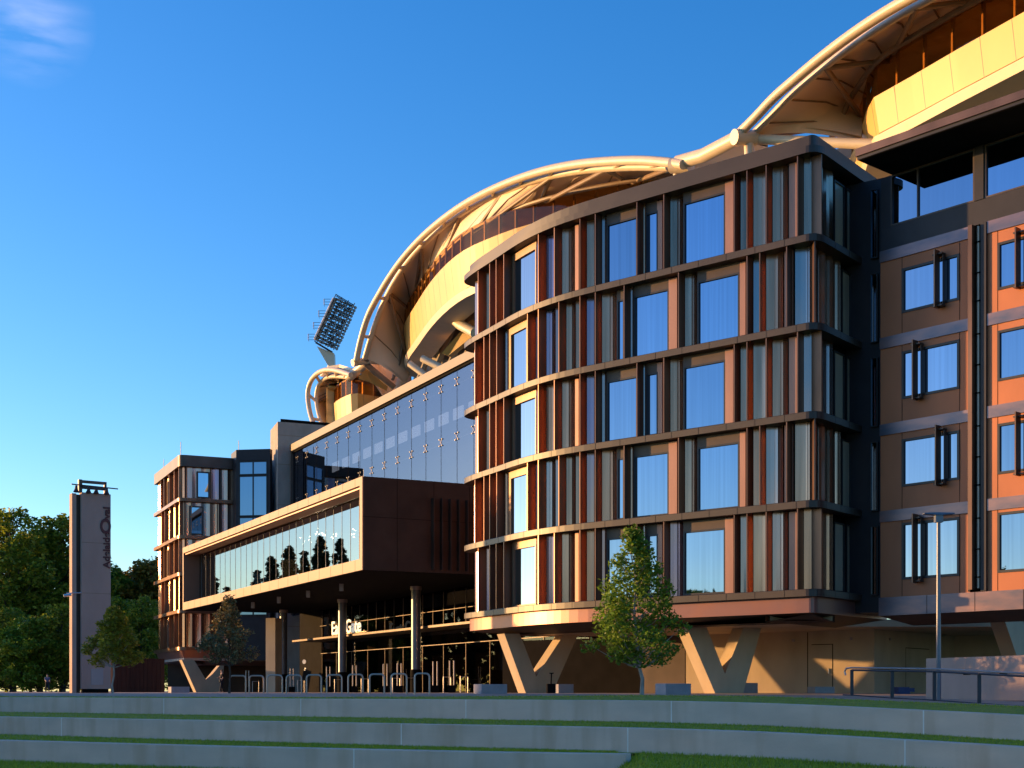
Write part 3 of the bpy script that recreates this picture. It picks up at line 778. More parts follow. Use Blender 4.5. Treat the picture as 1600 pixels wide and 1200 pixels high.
for k in range(5):
    z0, z1 = zk[k], (zk[k + 1] - .3 if k < 4 else 20.4)
    for i, px in enumerate(fins):
        s = FW.hit(px + (k % 2) * 1.3); m = MB(); pbox(m, FW, s - .04, s + .04, z0, z1, -.5, -.12); m.build('fin', 'fin_brown', F_)
    for s in ([FW.hit(293), FW.hit(331)] if k % 2 == 0 else [FW.hit(300), FW.hit(341)]):
        m = MB(); pbox(m, FW, s - .03, s + .03, z0, z1, -.5, -.25); m.build('fin', 'bronze_fin', F_)
    if k >= 2:
        a, b = (307, 327) if k % 2 == 0 else (295, 317)
        window(F_, FW, FW.hit(a, -.5), FW.hit(b, -.5), z0 + .1, z1 - .35, .12, 'frame_dark', 'pane_navy', -.36)
    wa, wb = FW.hit(262), FW.hit(267)
    window(F_, FW, FW.hit(255), FW.hit(260), z0 + .1, z1 - .3, .12, 'frame_sunlit', 'pane', -.40)
    s = 0.0; j = k
    while s < FW.L - .01:
        e = min(FW.L, s + .8); j += 1
        scallop(PF[['panel_copper', 'panel_bronze', 'panel_copper'][j % 3] if FW.at(s).x < c0.x + .3 and s < 12.5 else ['panel_violet', 'panel_steel', 'panel_bronze'][j % 3]], FW, s, e, z0, z1, .07, -.42); s = e
for kname, m in PF.items(): m.build('cladding', kname, F_)
m = MB(); psweep(m, FW, 0, FW.L, [(-2.5, 2.6), (-.6, 3.0), (-.2, 3.9), (-2.5, 3.9)]); m.build('skirt', 'skirt', F_)
pts = [FW.at(s, -.5) for s in FW.samples(0, FW.L)]
m = MB(); m.prism([(p.x, p.y) for p in pts] + [(-22, 140)], 20.5, 21.2); m.build('roof', 'navy', F_)
m = MB(); m.prism([(p.x, p.y) for p in pts] + [(-22, 140)], 3.0, 3.4); m.build('soffit', 'concrete', F_)
for px, Yq, hh in ((256, 131, 1.0), (282.5, 124, 1.4)):
    q = P(px, 712, Yq); m = MB(); m.tube([(q.x, q.y, 21.2), (q.x, q.y, 21.3 + hh)], .03, 5); m.build('lightning_rod', 'bronze_dark', F_)
m = MB(); fa = P(262, 1080, 134); fb = P(440, 1080, 132); m.prism([(fa.x, fa.y), (fb.x, fb.y), (fb.x, fb.y + 1), (fa.x, fa.y + 1)], .05, 7.5); m.build('undercroft_wall', 'box_brown', F_)
# stair tower
S_ = thing('stair_tower', (-22, 128, 0), 'narrow dark framed stair tower with blue glass beside the distant fin clad wing', 'building')
sp0 = P(369, 1080, 123.5); sp1 = P(422, 1080, 123.0)
SPT = Path([(sp0.x - .9, sp0.y + 2.2), (sp0.x, sp0.y), (sp1.x, sp1.y)])
m = MB(); pbox(m, SPT, 0, SPT.L, 3, 21.9, -.6, -.1); pbox(m, SPT, 0, SPT.c[1] + .25, 3, 21.9, -.09, 0); pbox(m, SPT, SPT.L - .25, SPT.L, 3, 21.9, -.09, 0)
pbox(m, SPT, SPT.c[1] + .25, SPT.L - .25, 20.9, 21.9, -.09, 0); m.build('frame', 'navy', S_)
for i, (z0, z1) in enumerate(((19.6, 20.85), (15.9, 19.55), (14.4, 15.85), (11.0, 14.35), (7, 10.9))):
    window(S_, SPT, SPT.c[1] + .25, SPT.L - .25, z0, z1, .1, 'frame_dark', 'pane_navy', 0, ((SPT.c[1] + SPT.L) / 2,))
m = MB(); q = P(373, 700, 125); m.tube([(q.x, q.y, 21.9), (q.x, q.y, 23)], .03, 5); m.build('lightning_rod', 'bronze_dark', S_)
# concrete core
a = P(422.5, 1080, 126.5); b_ = P(434, 1080, 122.3)
T_ = thing('concrete_core', (b_.x, b_.y, 0), 'tall raw concrete lift core with a sunlit edge between stair tower and glazed hall', 'building')
cw = b_ + Vector((2.209, 1, 0)).normalized() * 9
m = MB(); m.prism([(a.x, a.y), (b_.x, b_.y), (cw.x, cw.y), (cw.x - 2, cw.y + 8), (a.x + 2, a.y + 8)], .1, 24.2); m.build('wall', 'concrete', T_)
CPt = Path([(a.x, a.y), (b_.x, b_.y), (cw.x, cw.y)])
m = MB()
for z in (6, 9.6, 13.2, 16.8, 20.4, 23.0): pbox(m, CPt, 0, CPt.L, z, z + .04, 0, .006)
m.build('pour_lines', 'brown_steel', T_)
m = MB(); pbox(m, CPt, CPt.c[1] + .2, CPt.c[1] + 6, 24.2, 24.5, -.4, -.2); m.build('coping', 'black', T_)

# ================================================================= STADIUM STAND
ST = thing('stadium_stand', (5, 105, 0), 'cream stadium stand with scalloped white shell roofs rising behind the hotel', 'stadium')
def gl_pt(px, py, off):
    k = (px - 800) / FPX; o = G0 + Gn * off; u = (k * o.y - o.x) / (Gt.x - k * Gt.y)
    return P(px, py, o.y + u * Gt.y)
def resample(pts, n):
    pts = [Vector(p) for p in pts]; c = [0]
    for a, b in zip(pts, pts[1:]): c.append(c[-1] + (b - a).length)
    out = []
    for i in range(n):
        d = c[-1] * i / (n - 1); j = 0
        while j < len(pts) - 2 and c[j + 1] < d: j += 1
        f = (d - c[j]) / max(1e-6, c[j + 1] - c[j]); out.append(pts[j].lerp(pts[j + 1], min(1, f)))
    return out
def shell(outer, second, inner, r1, r2, nrung, r0=0, rungs=True):
    roof = None
    o3 = smooth3([gl_pt(x, y, 19) for x, y in outer]); s3 = smooth3([gl_pt(x, y, 19.9) for x, y in second]); i3 = smooth3(inner, 1)
    m = MB(); n = 40; A_ = resample(s3, n); B_ = resample(i3, n)
    mid = [a * .5 + b * .5 + Vector((0, 0, .35)) for a, b in zip(A_, B_)]
    nr = 9; V_ = []; cen = len(m.v)
    rows_ = [[A_[i].lerp(B_[i], k_ / nr) + Vector((0, 0, .35 * math.sin(math.pi * k_ / nr))) for i in range(n)] for k_ in range(nr + 1)]
    for dz_ in (0, .3):
        vs_ = [tuple(p + Vector((0, 0, dz_))) for rw in rows_ for p in rw]
        m.add(vs_, [(k_ * n + i, k_ * n + i + 1, (k_ + 1) * n + i + 1, (k_ + 1) * n + i) for k_ in range(nr) for i in range(n - 1)])
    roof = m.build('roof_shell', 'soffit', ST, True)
    m = MB(); m.tube(o3, r1, 14); m.build('edge_tube', 'white_steel', ST, True)
    m = MB(); m.tube(s3, r2, 14); m.build('edge_tube', 'white_steel', ST, True)
    oo = resample(o3, nrung * 2 + 1); sss = resample(s3, nrung * 2 + 1)
    if rungs:
        for i in range(1, nrung * 2, 2): m = MB(); m.tube([oo[i], sss[i]], .16, 8); m.build('rung', 'white_steel', ST, True)
    # seams and trusses under the shell
    m = MB(); dn = Vector((0, 0, -.03))
    for i in range(2, n - 1, 3): m.tube([A_[i] + dn, mid[i] + dn, B_[i] + dn], .05, 5)
    m.build('soffit_seams', 'brown_steel', ST)
    k = max(4, nrung // 2 + 1); AA = resample(s3, k * 2 + 1); BB = resample(i3, k * 2 + 1); dn = Vector((0, 0, -.25))
    for i in range(0, k * 2 - 1, 2):
        m = MB(); m.tube([AA[i] + dn * .4, BB[i + 1] + dn], .15, 8); m.tube([BB[i + 1] + dn, AA[i + 2] + dn * .4], .15, 8); m.build('roof_truss', 'brown_steel', ST, True)
    m = MB(); m.tube([p + dn * 1.2 for p in resample([a.lerp(b, .7) for a, b in zip(A_, B_)], 24)], .16, 8); m.build('roof_purlin', 'brown_steel', ST, True)
def drum(plan, zb0, zp, zg, ring, step, mats=('drum_panel', 'glass_drum', 'drum_ring'), lean=0.35):
    DP = Path(plan)
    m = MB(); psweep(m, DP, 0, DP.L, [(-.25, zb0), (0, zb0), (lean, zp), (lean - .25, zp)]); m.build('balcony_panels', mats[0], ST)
    m = MB(); psweep(m, DP, 0, DP.L, [(lean - .12, zp + .003), (lean - .08, zp + .003), (lean - .08, zg), (lean - .12, zg)]); m.build('windscreen', mats[1], ST)
    m = MB(); j = MB(); n = int(DP.L / step)
    for i in range(n + 1):
        s = min(i * step + .02, DP.L - .05)
        pbox(m, DP, s, s + .12, zp - .02, zg, lean - .3, lean - .13)
        psweep(j, DP, s, s + .035, [(-.02, zb0 + .01), (.006, zb0 + .01), (lean + .006, zp - .01), (lean - .02, zp - .01)])
    m.build('windscreen_posts', 'steel_pipe', ST); j.build('panel_joints', 'brown_steel', ST)
    if ring:
        m = MB(); psweep(m, DP, 0, DP.L, [(-1.8, zb0 - ring - .2), (.15, zb0 - ring), (.3, zb0 - .22), (-1.8, zb0 - .22)]); m.build('ring_beam', mats[2], ST)
        m = MB(); psweep(m, DP, 0, DP.L, [(-1, zb0 - .218), (-.05, zb0 - .218), (-.05, zb0 - .002), (-1, zb0 - .002)]); m.build('shadow_gap', 'brown_steel', ST)
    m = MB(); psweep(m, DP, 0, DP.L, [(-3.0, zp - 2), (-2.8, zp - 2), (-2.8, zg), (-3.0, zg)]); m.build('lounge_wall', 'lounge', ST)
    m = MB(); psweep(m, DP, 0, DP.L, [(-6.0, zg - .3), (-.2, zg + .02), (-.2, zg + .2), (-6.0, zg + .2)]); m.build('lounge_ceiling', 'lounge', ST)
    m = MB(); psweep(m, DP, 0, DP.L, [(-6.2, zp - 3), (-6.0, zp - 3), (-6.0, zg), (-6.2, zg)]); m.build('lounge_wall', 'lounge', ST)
    return DP
# shell behind the left part of the hotel
ou = [(557, 563), (561, 542), (568, 514), (577, 488), (589, 466), (604, 440), (620, 416), (640, 391), (665, 365), (700, 336), (740, 310), (790, 286), (845, 267), (900, 256), (950, 251.5), (1000, 250), (1040, 253), (1068, 257)]
se = [(570, 560), (577, 535), (585, 511), (597, 478), (612, 447), (630, 418), (655, 387), (690, 354), (740, 321), (790, 298), (845, 278), (900, 267), (950, 262), (1000, 260), (1045, 261)]
bot = [(638, 575), (636, 560), (640, 548), (655, 527), (672, 502), (690, 481), (712, 461), (737, 445), (780, 428), (823, 414), (900, 396), (980, 380), (1060, 368)]
plan = []
for px, py in bot:
    Y = (32.0 - CZ) * FPX / (HZ - py); plan.append(((px - 800) / FPX * Y, Y))
plan = chaikin(plan, 1)
D1 = drum(plan, 32.0, 34.85, 36.4, .8, 1.8)
inn = [P(632, 600, 131), P(642, 585, 134)] + [Vector((*D1.at(D1.L * f, -.4), 36.7)) for f in (0.0, .08, .18, .3, .42, .55, .7, .85, 1)]
inn[2].z = 35.6
shell(ou, se, inn, .29, .26, 12)
# shell rising out of the right edge
ou2 = [(1150, 213), (1180, 184), (1208, 153), (1236, 129), (1276, 95), (1320, 61), (1365, 30), (1411, 2), (1480, -34), (1560, -66), (1700, -100)]
se2 = [(1172, 214), (1200, 187), (1228, 157), (1257, 130), (1300, 95), (1345, 62), (1392, 32), (1442, 4), (1520, -34), (1640, -72), (1800, -100)]
pl2 = []
for px, Y in ((1335, 79.3), (1352, 75.8), (1362, 72.7), (1374, 71.0), (1430, 68.7), (1500, 65.9), (1600, 62.4), (1700, 59.2), (1850, 55)):
    pl2.append(((px - 800) / FPX * Y, Y))
D2 = drum(pl2, 29.03, 30.85, 32.7, .7, 1.94, lean=.3)
inn2 = [P(1345, 222, 74), P(1352, 190, 76)] + [Vector((*D2.at(D2.L * f, -.2), 32.9)) for f in (0.08, .2, .32, .45, .6, .75, .9, 1)]
shell(ou2, se2, inn2, .26, .20, 5, rungs=False)
# small end shell at the far left
ou0 = [(492, 668), (486, 652), (482, 634), (480.5, 614), (484, 598), (492, 586), (503, 579), (516, 577), (532, 580), (548, 586)]
se0 = [(505, 668), (499, 652), (495, 634), (494, 614), (498, 601), (506, 592), (516, 588), (530, 588), (545, 590)]
pl0 = []
for px, Y in ((520, 152), (516, 148), (518, 144.5), (525, 141), (538, 138.5), (555, 136.5), (572, 137.5), (605, 139)):
    pl0.append(((px - 800) / FPX * Y, Y))
D0 = drum(chaikin(pl0, 1), 26.5, 29.8, 31.5, 0, 1.3, lean=.2)
inn0 = [P(522, 668, 150), P(520, 640, 150), P(520, 620, 148), P(524, 606, 146), P(535, 594, 142), P(552, 588, 139), P(575, 590, 138)]
shell(ou0, se0, inn0, .25, .21, 6)
m = MB(); m.loft([P(500, 588, 143), P(512, 577, 141), P(530, 574, 140), P(550, 580, 136)], [P(520, 592, 150), P(530, 583, 150), P(545, 579, 148), P(560, 584, 144)], (0, 0, .3)); m.build('roof_sheet', 'white_steel', ST)
m = MB(); m.extr([P(560, 592, 133), P(574, 568, 133), P(606, 598, 135), P(602, 610, 135), P(575, 596, 134)], (.1, .3, 0)); m.build('gable_panel', 'drum_panel', ST)
m = MB(); m.loft([P(570, 566, 134), P(590, 560, 136), P(640, 575, 138)], [P(585, 600, 137), P(605, 630, 137), P(645, 660, 137)], (.1, .4, 0)); m.build('gable_soffit', 'soffit', ST)
# nodes, struts and link tubes
def tb(pts, r, mt='white_steel', name='strut'):
    m = MB(); m.tube(pts, r, 14); return m.build(name, mt, ST, True)
tb([P(551, 567, 131), P(578, 563, 132)], .34); tb([P(545, 590, 135), P(573, 567, 132)], .42)
tb([P(575, 562, 131.5), P(637, 567, 134)], .38); tb([P(640, 560, 136), P(618, 620, 136)], .5, 'cream_steel'); tb([P(570, 568, 132), P(616, 606, 133)], .3, 'brown_steel')
tb([P(660, 560, 120), P(690, 575, 119)], .32, 'cream_steel'); tb([P(640, 568, 122), P(672, 592, 121)], .3, 'cream_steel')
tb([gl_pt(1049, 259, 19), gl_pt(1080, 258, 19.6)], .45, name='node_tube')
tb([gl_pt(1060, 254, 19.3), gl_pt(1100, 243, 19.3), gl_pt(1150, 217, 19.3)], .42, name='link_tube')
tb([gl_pt(1147, 214, 18.6), gl_pt(1180, 216, 20)], .42, name='node_tube')
tb([gl_pt(1178, 217, 20), P(1372, 226, 71.5)], .27, name='link_tube')
tb([gl_pt(1170, 222, 19.6), gl_pt(1171, 245, 19.6)], .28); tb([gl_pt(1060, 262, 19.6), gl_pt(1058, 285, 19.6)], .28)
m = MB(); m.loft([gl_pt(1060, 262, 20), gl_pt(1110, 246, 20), gl_pt(1165, 222, 20)], [gl_pt(1060, 300, 24), gl_pt(1115, 262, 24), gl_pt(1200, 230, 24)], (0, 0, .3)); m.build('valley_roof', 'soffit', ST)
# raking stand underside and struts seen below the ring beam
m = MB()
for i in range(7):
    f = i / 6
    a = P(655 + 22 * i, 592 - 7 * i, 128 - 2.5 * i); b = P(700 + 24 * i, 480 - 6 * i, 128 - 2.5 * i)
    m.tube([a, b], .28, 6)
m.build('raker_beams', 'stand_concrete', ST)
m = MB(); m.extr([P(640, 640, 142), P(652, 545, 139), P(700, 470, 133), P(760, 430, 126), P(900, 380, 118), P(900, 640, 118)], (1, 2, 0)); m.build('stand_back', 'stand_concrete', ST)
m = MB()
for i in range(5):
    m.loft([P(650 + 8 * i, 560 - 18 * i, 137 - i), P(700, 530 - 16 * i, 130 - i), P(780, 490 - 14 * i, 124 - i)], [P(650 + 8 * i, 552 - 18 * i, 139 - i), P(700, 522 - 16 * i, 132 - i), P(780, 482 - 14 * i, 126 - i)], (0, 0, .5))
m.build('terrace_steps', 'stand_concrete', ST)
m = MB(); m.extr([P(690, 552, 120), P(735, 500, 117), P(745, 500, 117), P(745, 520, 117), P(700, 556, 120)], (.3, .6, 0)); m.build('lit_fascia', 'drum_panel', ST)
tb([P(695, 485, 117), P(718, 507, 115), P(742, 520, 113)], .42, 'cream_steel')
m = MB(); m.extr([P(1120, 300, 86), P(1400, 200, 77), P(1800, 110, 66), P(1800, 500, 66), P(1120, 500, 86)], (2, 4, 0)); m.build('stand_back', 'stand_concrete', ST)

# ---------------------------------------------------- floodlight tower
LT = thing('floodlight_tower', (P(517, 580, 170).x, 170, 0), 'white floodlight mast with a tilted rack of lamps beyond the far end of the stadium', 'floodlight')
m = MB(); m.tube([P(517, 1075, 170), P(517, 640, 170), P(517.5, 572, 170)], [1.4, .65, .5], 14); m.build('mast', 'white_steel', LT, True)
ax = (P(540, 468, 170) - P(507, 541, 170)); axn = ax.normalized(); sd = Vector((axn.z, 0, -axn.x)); L_ = ax.length
pb = P(507, 541, 170); dp = Vector((0, 1, 0))
m = MB(); m.extr([P(495, 541, 170), P(517, 579, 170), P(523, 577, 170), P(522, 552, 170)], (0, 1.2, 0)); m.build('bracket', 'white_steel', LT)
m = MB(); hw = 1.3
m.tube([pb + axn * .3 - sd * 1.3, pb + axn * L_ * .93 - sd * 1.3 + dp * .2], .32, 8); m.build('spine', 'white_steel', LT)
m = MB()
rows = 8
for i in range(rows + 1):
    c = pb + axn * (L_ * i / rows)
    for s_ in (-.4, .4): m.tube([c - sd * hw + dp * s_, c + sd * hw + dp * s_ + axn * -.3], .06, 5)
for q_ in (-1.28, -.45, .45, 1.28): m.tube([pb + sd * q_ - dp * .3, pb + axn * L_ + sd * q_ - dp * .3], .06, 5)
for i in (0, 2, 4, 6):
    c = pb + axn * (L_ * (i + .3) / rows) - sd * (hw + .1)
    for a_ in (0, .35, .7): m.tube([c + Vector((0, 0, a_)), c + Vector((-.85, 0, a_)), c + Vector((-.85, .8, a_))], .03, 4)
    m.tube([c + Vector((-.85, 0, 0)), c + Vector((-.85, 0, .75))], .03, 4)
m.build('rack', 'bronze_dark', LT)
m = MB(); m2 = MB(); rnd = random.Random(5)
for i in range(rows * 2 - 1):
    for j in range(8):
        c = pb + axn * (L_ * (i + .7) / (rows * 2)) + sd * (-hw + .2 + j * .37) + dp * rnd.uniform(-.7, -.3)
        m.tube([c, c + Vector((.16, -.28, -.16))], [.11, .2], 8); e = c + Vector((.165, -.29, -.165)); m2.tube([e, e + Vector((.01, -.015, -.01))], .17, 8)
m.build('lamp_housings', 'black', LT); m2.build('lamp_lenses', 'stud', LT)

# ================================================================= PYLON
PY = thing('sign_pylon', (P(150, 1080, 72).x, 72, .1), 'tall pinkish stone pylon with vertical maroon Adelaide Oval lettering and lamps on top', 'sign')
f0 = P(127.5, 1084, 71.0); dv = Vector((.84, .54)); 
k = (173 - 800) / FPX; u = (k * f0.y - f0.x) / (dv.x - k * dv.y)
PYP = Path([(f0.x, f0.y), (f0.x + dv.x * u, f0.y + dv.y * u)])
zt_ = CZ + (HZ - 769) / FPX * f0.y
m = MB(); pbox(m, PYP, 0, PYP.L, .35, zt_, -.45, 0); m.build('slab', 'pylon_stone', PY)
m = MB(); pbox(m, PYP, .1, PYP.L - .1, .05, .35, -.5, -.05); m.build('plinth', 'black', PY)
m = MB(); pbox(m, PYP, -.42, -.20, .05, zt_ - .05, -.75, -.25); m.build('slab', 'pylon_stone', PY)
m = MB(); pbox(m, PYP, -.195, -.01, .05, zt_ - .1, -.45, -.25); m.build('recess', 'box_brown', PY)
m = MB()
for z in (CZ + (HZ - 848) / FPX * 71.3, CZ + (HZ - 927) / FPX * 71.3): pbox(m, PYP, 0, PYP.L, z - .012, z + .012, -.1, .004)
m.build('joints', 'brown_steel', PY)
m = MB(); pbox(m, PYP, PYP.L * .32, PYP.L * .74, .55, 1.38, 0, .03); m.build('access_panel', 'plate', PY)
s0, s1 = PYP.hit(123), PYP.hit(168)
m = MB(); pbox(m, PYP, -.1, .08, zt_, zt_ + .68, -.35, -.15); pbox(m, PYP, PYP.L * .82, PYP.L * .9, zt_, zt_ + .62, -.35, -.2)
pbox(m, PYP, .08, PYP.L * .9, zt_ + .52, zt_ + .66, -.35, -.2); pbox(m, PYP, .08, PYP.L * .82, zt_ + .22, zt_ + .38, -.35, -.25); m.build('lamp_frame', 'bronze_dark', PY)
m = MB(); a = PYP.at(.001, .1) - dv * .55; b = PYP.at(PYP.L - .001, .1) + dv * .35
m.tube([(a.x, a.y, zt_ + .36), (b.x, b.y, zt_ + .3)], .035, 6); m.build('lamp_bar', 'bronze_dark', PY)
for f in (.22, .48, .84, -.2):
    q = PYP.at(max(.001, PYP.L * f), .12) + (dv * PYP.L * f if f < 0 else dv * 0); l = MB()
    l.tube([(q.x, q.y, zt_ + .3), (q.x, q.y - .02, zt_ + .1), (q.x, q.y - .04, zt_ - .03)], [.06, .09, .15], 10); l.build('lamp', 'bronze_dark', PY)
m = MB(); q = PYP.at(.001, .02); m.tube([(q.x, q.y, 5.3), (q.x - .75, q.y - .1, 5.28)], .03, 6); m.tube([(q.x - .5, q.y - .1, 5.2), (q.x - .85, q.y - .25, 5.14)], .075, 8); m.build('camera_arm', 'stud', PY)
ap = math.atan2(dv.y, dv.x)
# lettering: baseline runs upward along the right edge
from mathutils import Matrix
def vtext(body, size, px, py, sx=1.0, ext=.02):
    s_ = PYP.hit(px); q = PYP.at(s_, .03); z = CZ + (HZ - py) / FPX * q.y
    o = text_mesh(body, size, 'letter_maroon', PY, (q.x, q.y, z), (0, 0, 0), ext, off=.028)
    d3 = Vector((dv.x, dv.y, 0)); up = Vector((0, 0, 1)); n3 = up.cross(-d3).normalized()
    M = Matrix((up, -d3, up.cross(-d3))).transposed()
    o.rotation_mode = 'QUATERNION'; o.rotation_quaternion = M.to_quaternion(); o.scale = (sx, 1, 1); return o
vtext('Adelaide', .48, 171, 888, 1.1); vtext('O', .74, 172.3, 835, 1.36); vtext('val', .48, 171, 811, 1.22)

# ================================================================= GROUND AND TERRACES
W1 = [(-400, 60, 0), (0, 52, 0), (200, 47.5, 0), (400, 43.5, 0), (650, 39.5, 0), (800, 37, 0), (1000, 34.8, 0.0), (1200, 33.2, -.055), (1440, 30.9, -.195), (1600, 29.2, -.28), (1900, 27, -.45)]
W2_ = [(-400, 52, -.59), (0, 44.5, -.59), (200, 41, -.60), (400, 38.2, -.60), (650, 35.2, -.61), (800, 33.6, -.61), (1000, 31.8, -.62), (1200, 30.0, -.66), (1440, 28.3, -.79), (1600, 26.8, -.86), (1900, 24.8, -1.0)]
W3_ = [(-400, 44, -1.13), (0, 38.2, -1.13), (200, 35.8, -1.14), (400, 34, -1.15), (650, 32.0, -1.15), (800, 31.0, -1.15), (977, 30.0, -1.14)]
def interp(T, px):
    if px <= T[0][0]: return T[0][1:]
    for a, b in zip(T, T[1:]):
        if px <= b[0]:
            f = (px - a[0]) / (b[0] - a[0]); f2 = f
            return (a[1] + (b[1] - a[1]) * f2, a[2] + (b[2] - a[2]) * f2)
    return T[-1][1:]
def smoothT(T):
    pts = chaikin([( (p[0]-800)/FPX*p[1], p[1]) for p in T], 2)
    zz = chaikin([(0, p[2]) for p in T], 2)
    return [(x, y, z[1]) for (x, y), z in zip(pts, zz)]
def wall(T, label, seams, end=False):
    P3 = smoothT(T); pa = Path([(p[0], p[1]) for p in P3])
    r = thing('terrace_wall', (0, P3[len(P3)//2][1], P3[0][2] - .7), label, 'wall', 'concrete terrace seat walls')
    m = MB(); vs = []; n = len(P3)
    for i, c in enumerate(pa.c):
        z = P3[i][2]; ns = pa.nrm(min(max(c, 1e-4), pa.L - 1e-4)); q = pa.p[i]
        for (o, dz) in ((-.42, -.85), (0, -.85), (0, -.012), (-.012, 0), (-.42, 0)): vs.append((q.x + ns.x * o, q.y + ns.y * o, z + dz))
    fs = [tuple(range(5)), tuple(range((n - 1) * 5, n * 5))[::-1]]
    for i in range(n - 1):
        for k_ in range(5): k2 = (k_ + 1) % 5; fs.append((i * 5 + k_, (i + 1) * 5 + k_, (i + 1) * 5 + k2, i * 5 + k2))
    m.add(vs, fs); m.build('body', 'wall_concrete', r)
    for px in seams:
        s_ = pa.hit(px); zt0 = interp(T, px)[1]; j = MB(); pbox(j, pa, s_ - .014, s_ + .014, zt0 - .66, zt0 - .004, -.02, .004); j.build('joint', 'joint', r)
    return r
wall(W1, 'topmost concrete seat wall, just below the plaza grass strip', (256, 470, 728, 1049, 1443))
wall(W2_, 'middle concrete seat wall running across the whole frame', (96, 627, 981, 1414))
wall(W3_, 'lowest concrete seat wall, which ends in the lawn right of centre', (553,))

pxs = list(range(-400, 1901, 25))
def row(T, dy, dz):
    g = dz if callable(dz) else (lambda px: dz)
    return [((px - 800) / FPX * (interp(T, px)[0] + dy), interp(T, px)[0] + dy, interp(T, px)[1] + g(px)) for px in pxs]
def rise(px): return .01 + .13 * max(0, min(1, (px - 450) / 700))
def sheet(name, rows, mt, **kw):
    m = MB(); n = len(rows[0]); vs = [p for r in rows for p in r]
    m.add(vs, [(i * n + j, i * n + j + 1, (i + 1) * n + j + 1, (i + 1) * n + j) for i in range(len(rows) - 1) for j in range(n - 1)])
    o = m.build(name, mt); 
    for p in o.data.polygons: p.use_smooth = True
    return setp(o, **kw)
# paved plaza out to the horizon
def pzf(y): return 0.0 if y < 46 else min(.14, (y - 46) / 12 * .14)
rws = [[(r[0], r[1], r[2]) for r in row(W1, 4.4, lambda p: rise(p) - .012)]]
for yy in (46, 52, 58, 64, 90, 150, 400, 4000):
    rws.append([((px - 800) / FPX * max(yy, interp(W1, px)[0] + 4.4 + yy * .02) * (1 if yy < 100 else 2.2), max(yy, interp(W1, px)[0] + 4.4 + yy * .02), pzf(yy)) for px in pxs])
sheet('plaza', rws, 'paving', kind='structure')
g = MB(); g.quad((-4000, -300, -2.2), (4000, -300, -2.2), (4000, 4500, -2.2), (-4000, 4500, -2.2)); setp(g.build('ground', 'lawn'), kind='structure')
sheet('lawn', [row(W1, .3, -.02), row(W1, 2.2, lambda p: rise(p) * .55), row(W1, 4.6, rise)], 'lawn', kind='structure')
sheet('lawn', [row(W2_, .3, -.03), [tuple(Vector(a) * .5 + Vector(b) * .5 + Vector((0, 0, .02))) for a, b in zip(row(W2_, .3, -.03), row(W1, 0.05, -.55))], row(W1, .1, -.55)], 'lawn', kind='structure')
def w3row():
    out = []
    for px in pxs:
        if px <= 960: y, z = interp(W3_, px); y += .3; z -= .02
        else: y, z = interp(W2_, px); y -= .4 + min(1.2, max(0, (px-960)/60)*0.0); z = z - .58
        out.append(((px - 800) / FPX * y, y, z))
    return out
sheet('lawn', [w3row(), row(W2_, .1, -.57)], 'lawn', kind='structure')
def front(dy, f):
    out = []
    for px in pxs:
        yl, zl = interp(W3_, min(px, 977)); yr, zr = interp(W2_, px)
        t = max(0, min(1, (px - 945) / 45)); t = t * t * (3 - 2 * t)
        y = (yl + .1) * (1 - t) + (yr + .1) * t - dy; z = (zl - .575) * (1 - t) + (zr - .575 - .035 * dy) * t
        if f: z = -1.75
        out.append(((px - 800) / FPX * y if y > 1 else (px - 800) / FPX * 30, y, z))
    return out
fr = [front(0, 0), front(1, 0), front(3, 0), front(7, 0), front(14, 1), front(32, 1)]
fr.append([(p[0] * 3, -60, -1.75) for p in fr[-1]])
sheet('lawn', fr, 'lawn', kind='structure')

# grass blades on the strips
def blades(n, fn, h):
    V = np.zeros((n, 3, 3))
    for i in range(n):
        x, y, z = fn(i); hh = h * rng.uniform(.5, 1.3); a = rng.uniform(0, math.pi); w_ = .012
        dx, dy = math.cos(a) * w_, math.sin(a) * w_; lx, ly = rng.normal(0, hh * .4, 2)
        V[i] = ((x - dx, y - dy, z), (x + dx, y + dy, z), (x + lx, y + ly, z + hh))
    return V
def strip_fn(Ta, da, za, Tb, db, zb_):
    def fn(i):
        px = rng.uniform(-60, 1660); f = rng.random() ** .8
        ya, z1 = interp(Ta, px); yb, z2 = interp(Tb, px)
        y = (ya + da) * (1 - f) + (yb + db) * f; z = (z1 + za) * (1 - f) + (z2 + (rise(px) if zb_ is None else zb_)) * f
        return ((px - 800) / FPX * y, y, z - .01)
    return fn
def fr_fn(i):
    px = rng.uniform(-60, 1660) ; d = rng.random() * 6
    j = (px + 400) / 25; j0 = int(j)
    ra, rb = (fr[0], fr[1]) if d < 1 else ((fr[1], fr[2]) if d < 3 else (fr[2], fr[3]))
    f = d if d < 1 else ((d - 1) / 2 if d < 3 else (d - 3) / 4)
    a = Vector(ra[j0]).lerp(Vector(rb[j0]), f); b = Vector(ra[j0 + 1]).lerp(Vector(rb[j0 + 1]), f)
    return tuple(a.lerp(b, j - j0) - Vector((0, 0, .01)))
Vb = np.concatenate([blades(15000, strip_fn(W1, .43, -.02, W1, 4.5, None), .05), blades(26000, strip_fn(W2_, .43, -.02, W1, -.02, -.56), .06),
                     blades(16000, strip_fn(W3_, .43, -.02, W2_, -.02, -.575), .06)[:0] if False else blades(100, strip_fn(W2_, .43, -.02, W1, -.02, -.56), .06),
                     blades(48000, fr_fn, .085)])
def w3fn(i):
    px = rng.uniform(-60, 965); f = rng.random()
    ya, z1 = interp(W3_, px); yb, z2 = interp(W2_, px)
    y = (ya + .43) * (1 - f) + (yb - .02) * f; z = (z1 - .02) * (1 - f) + (z2 - .575) * f
    return ((px - 800) / FPX * y, y, z - .01)
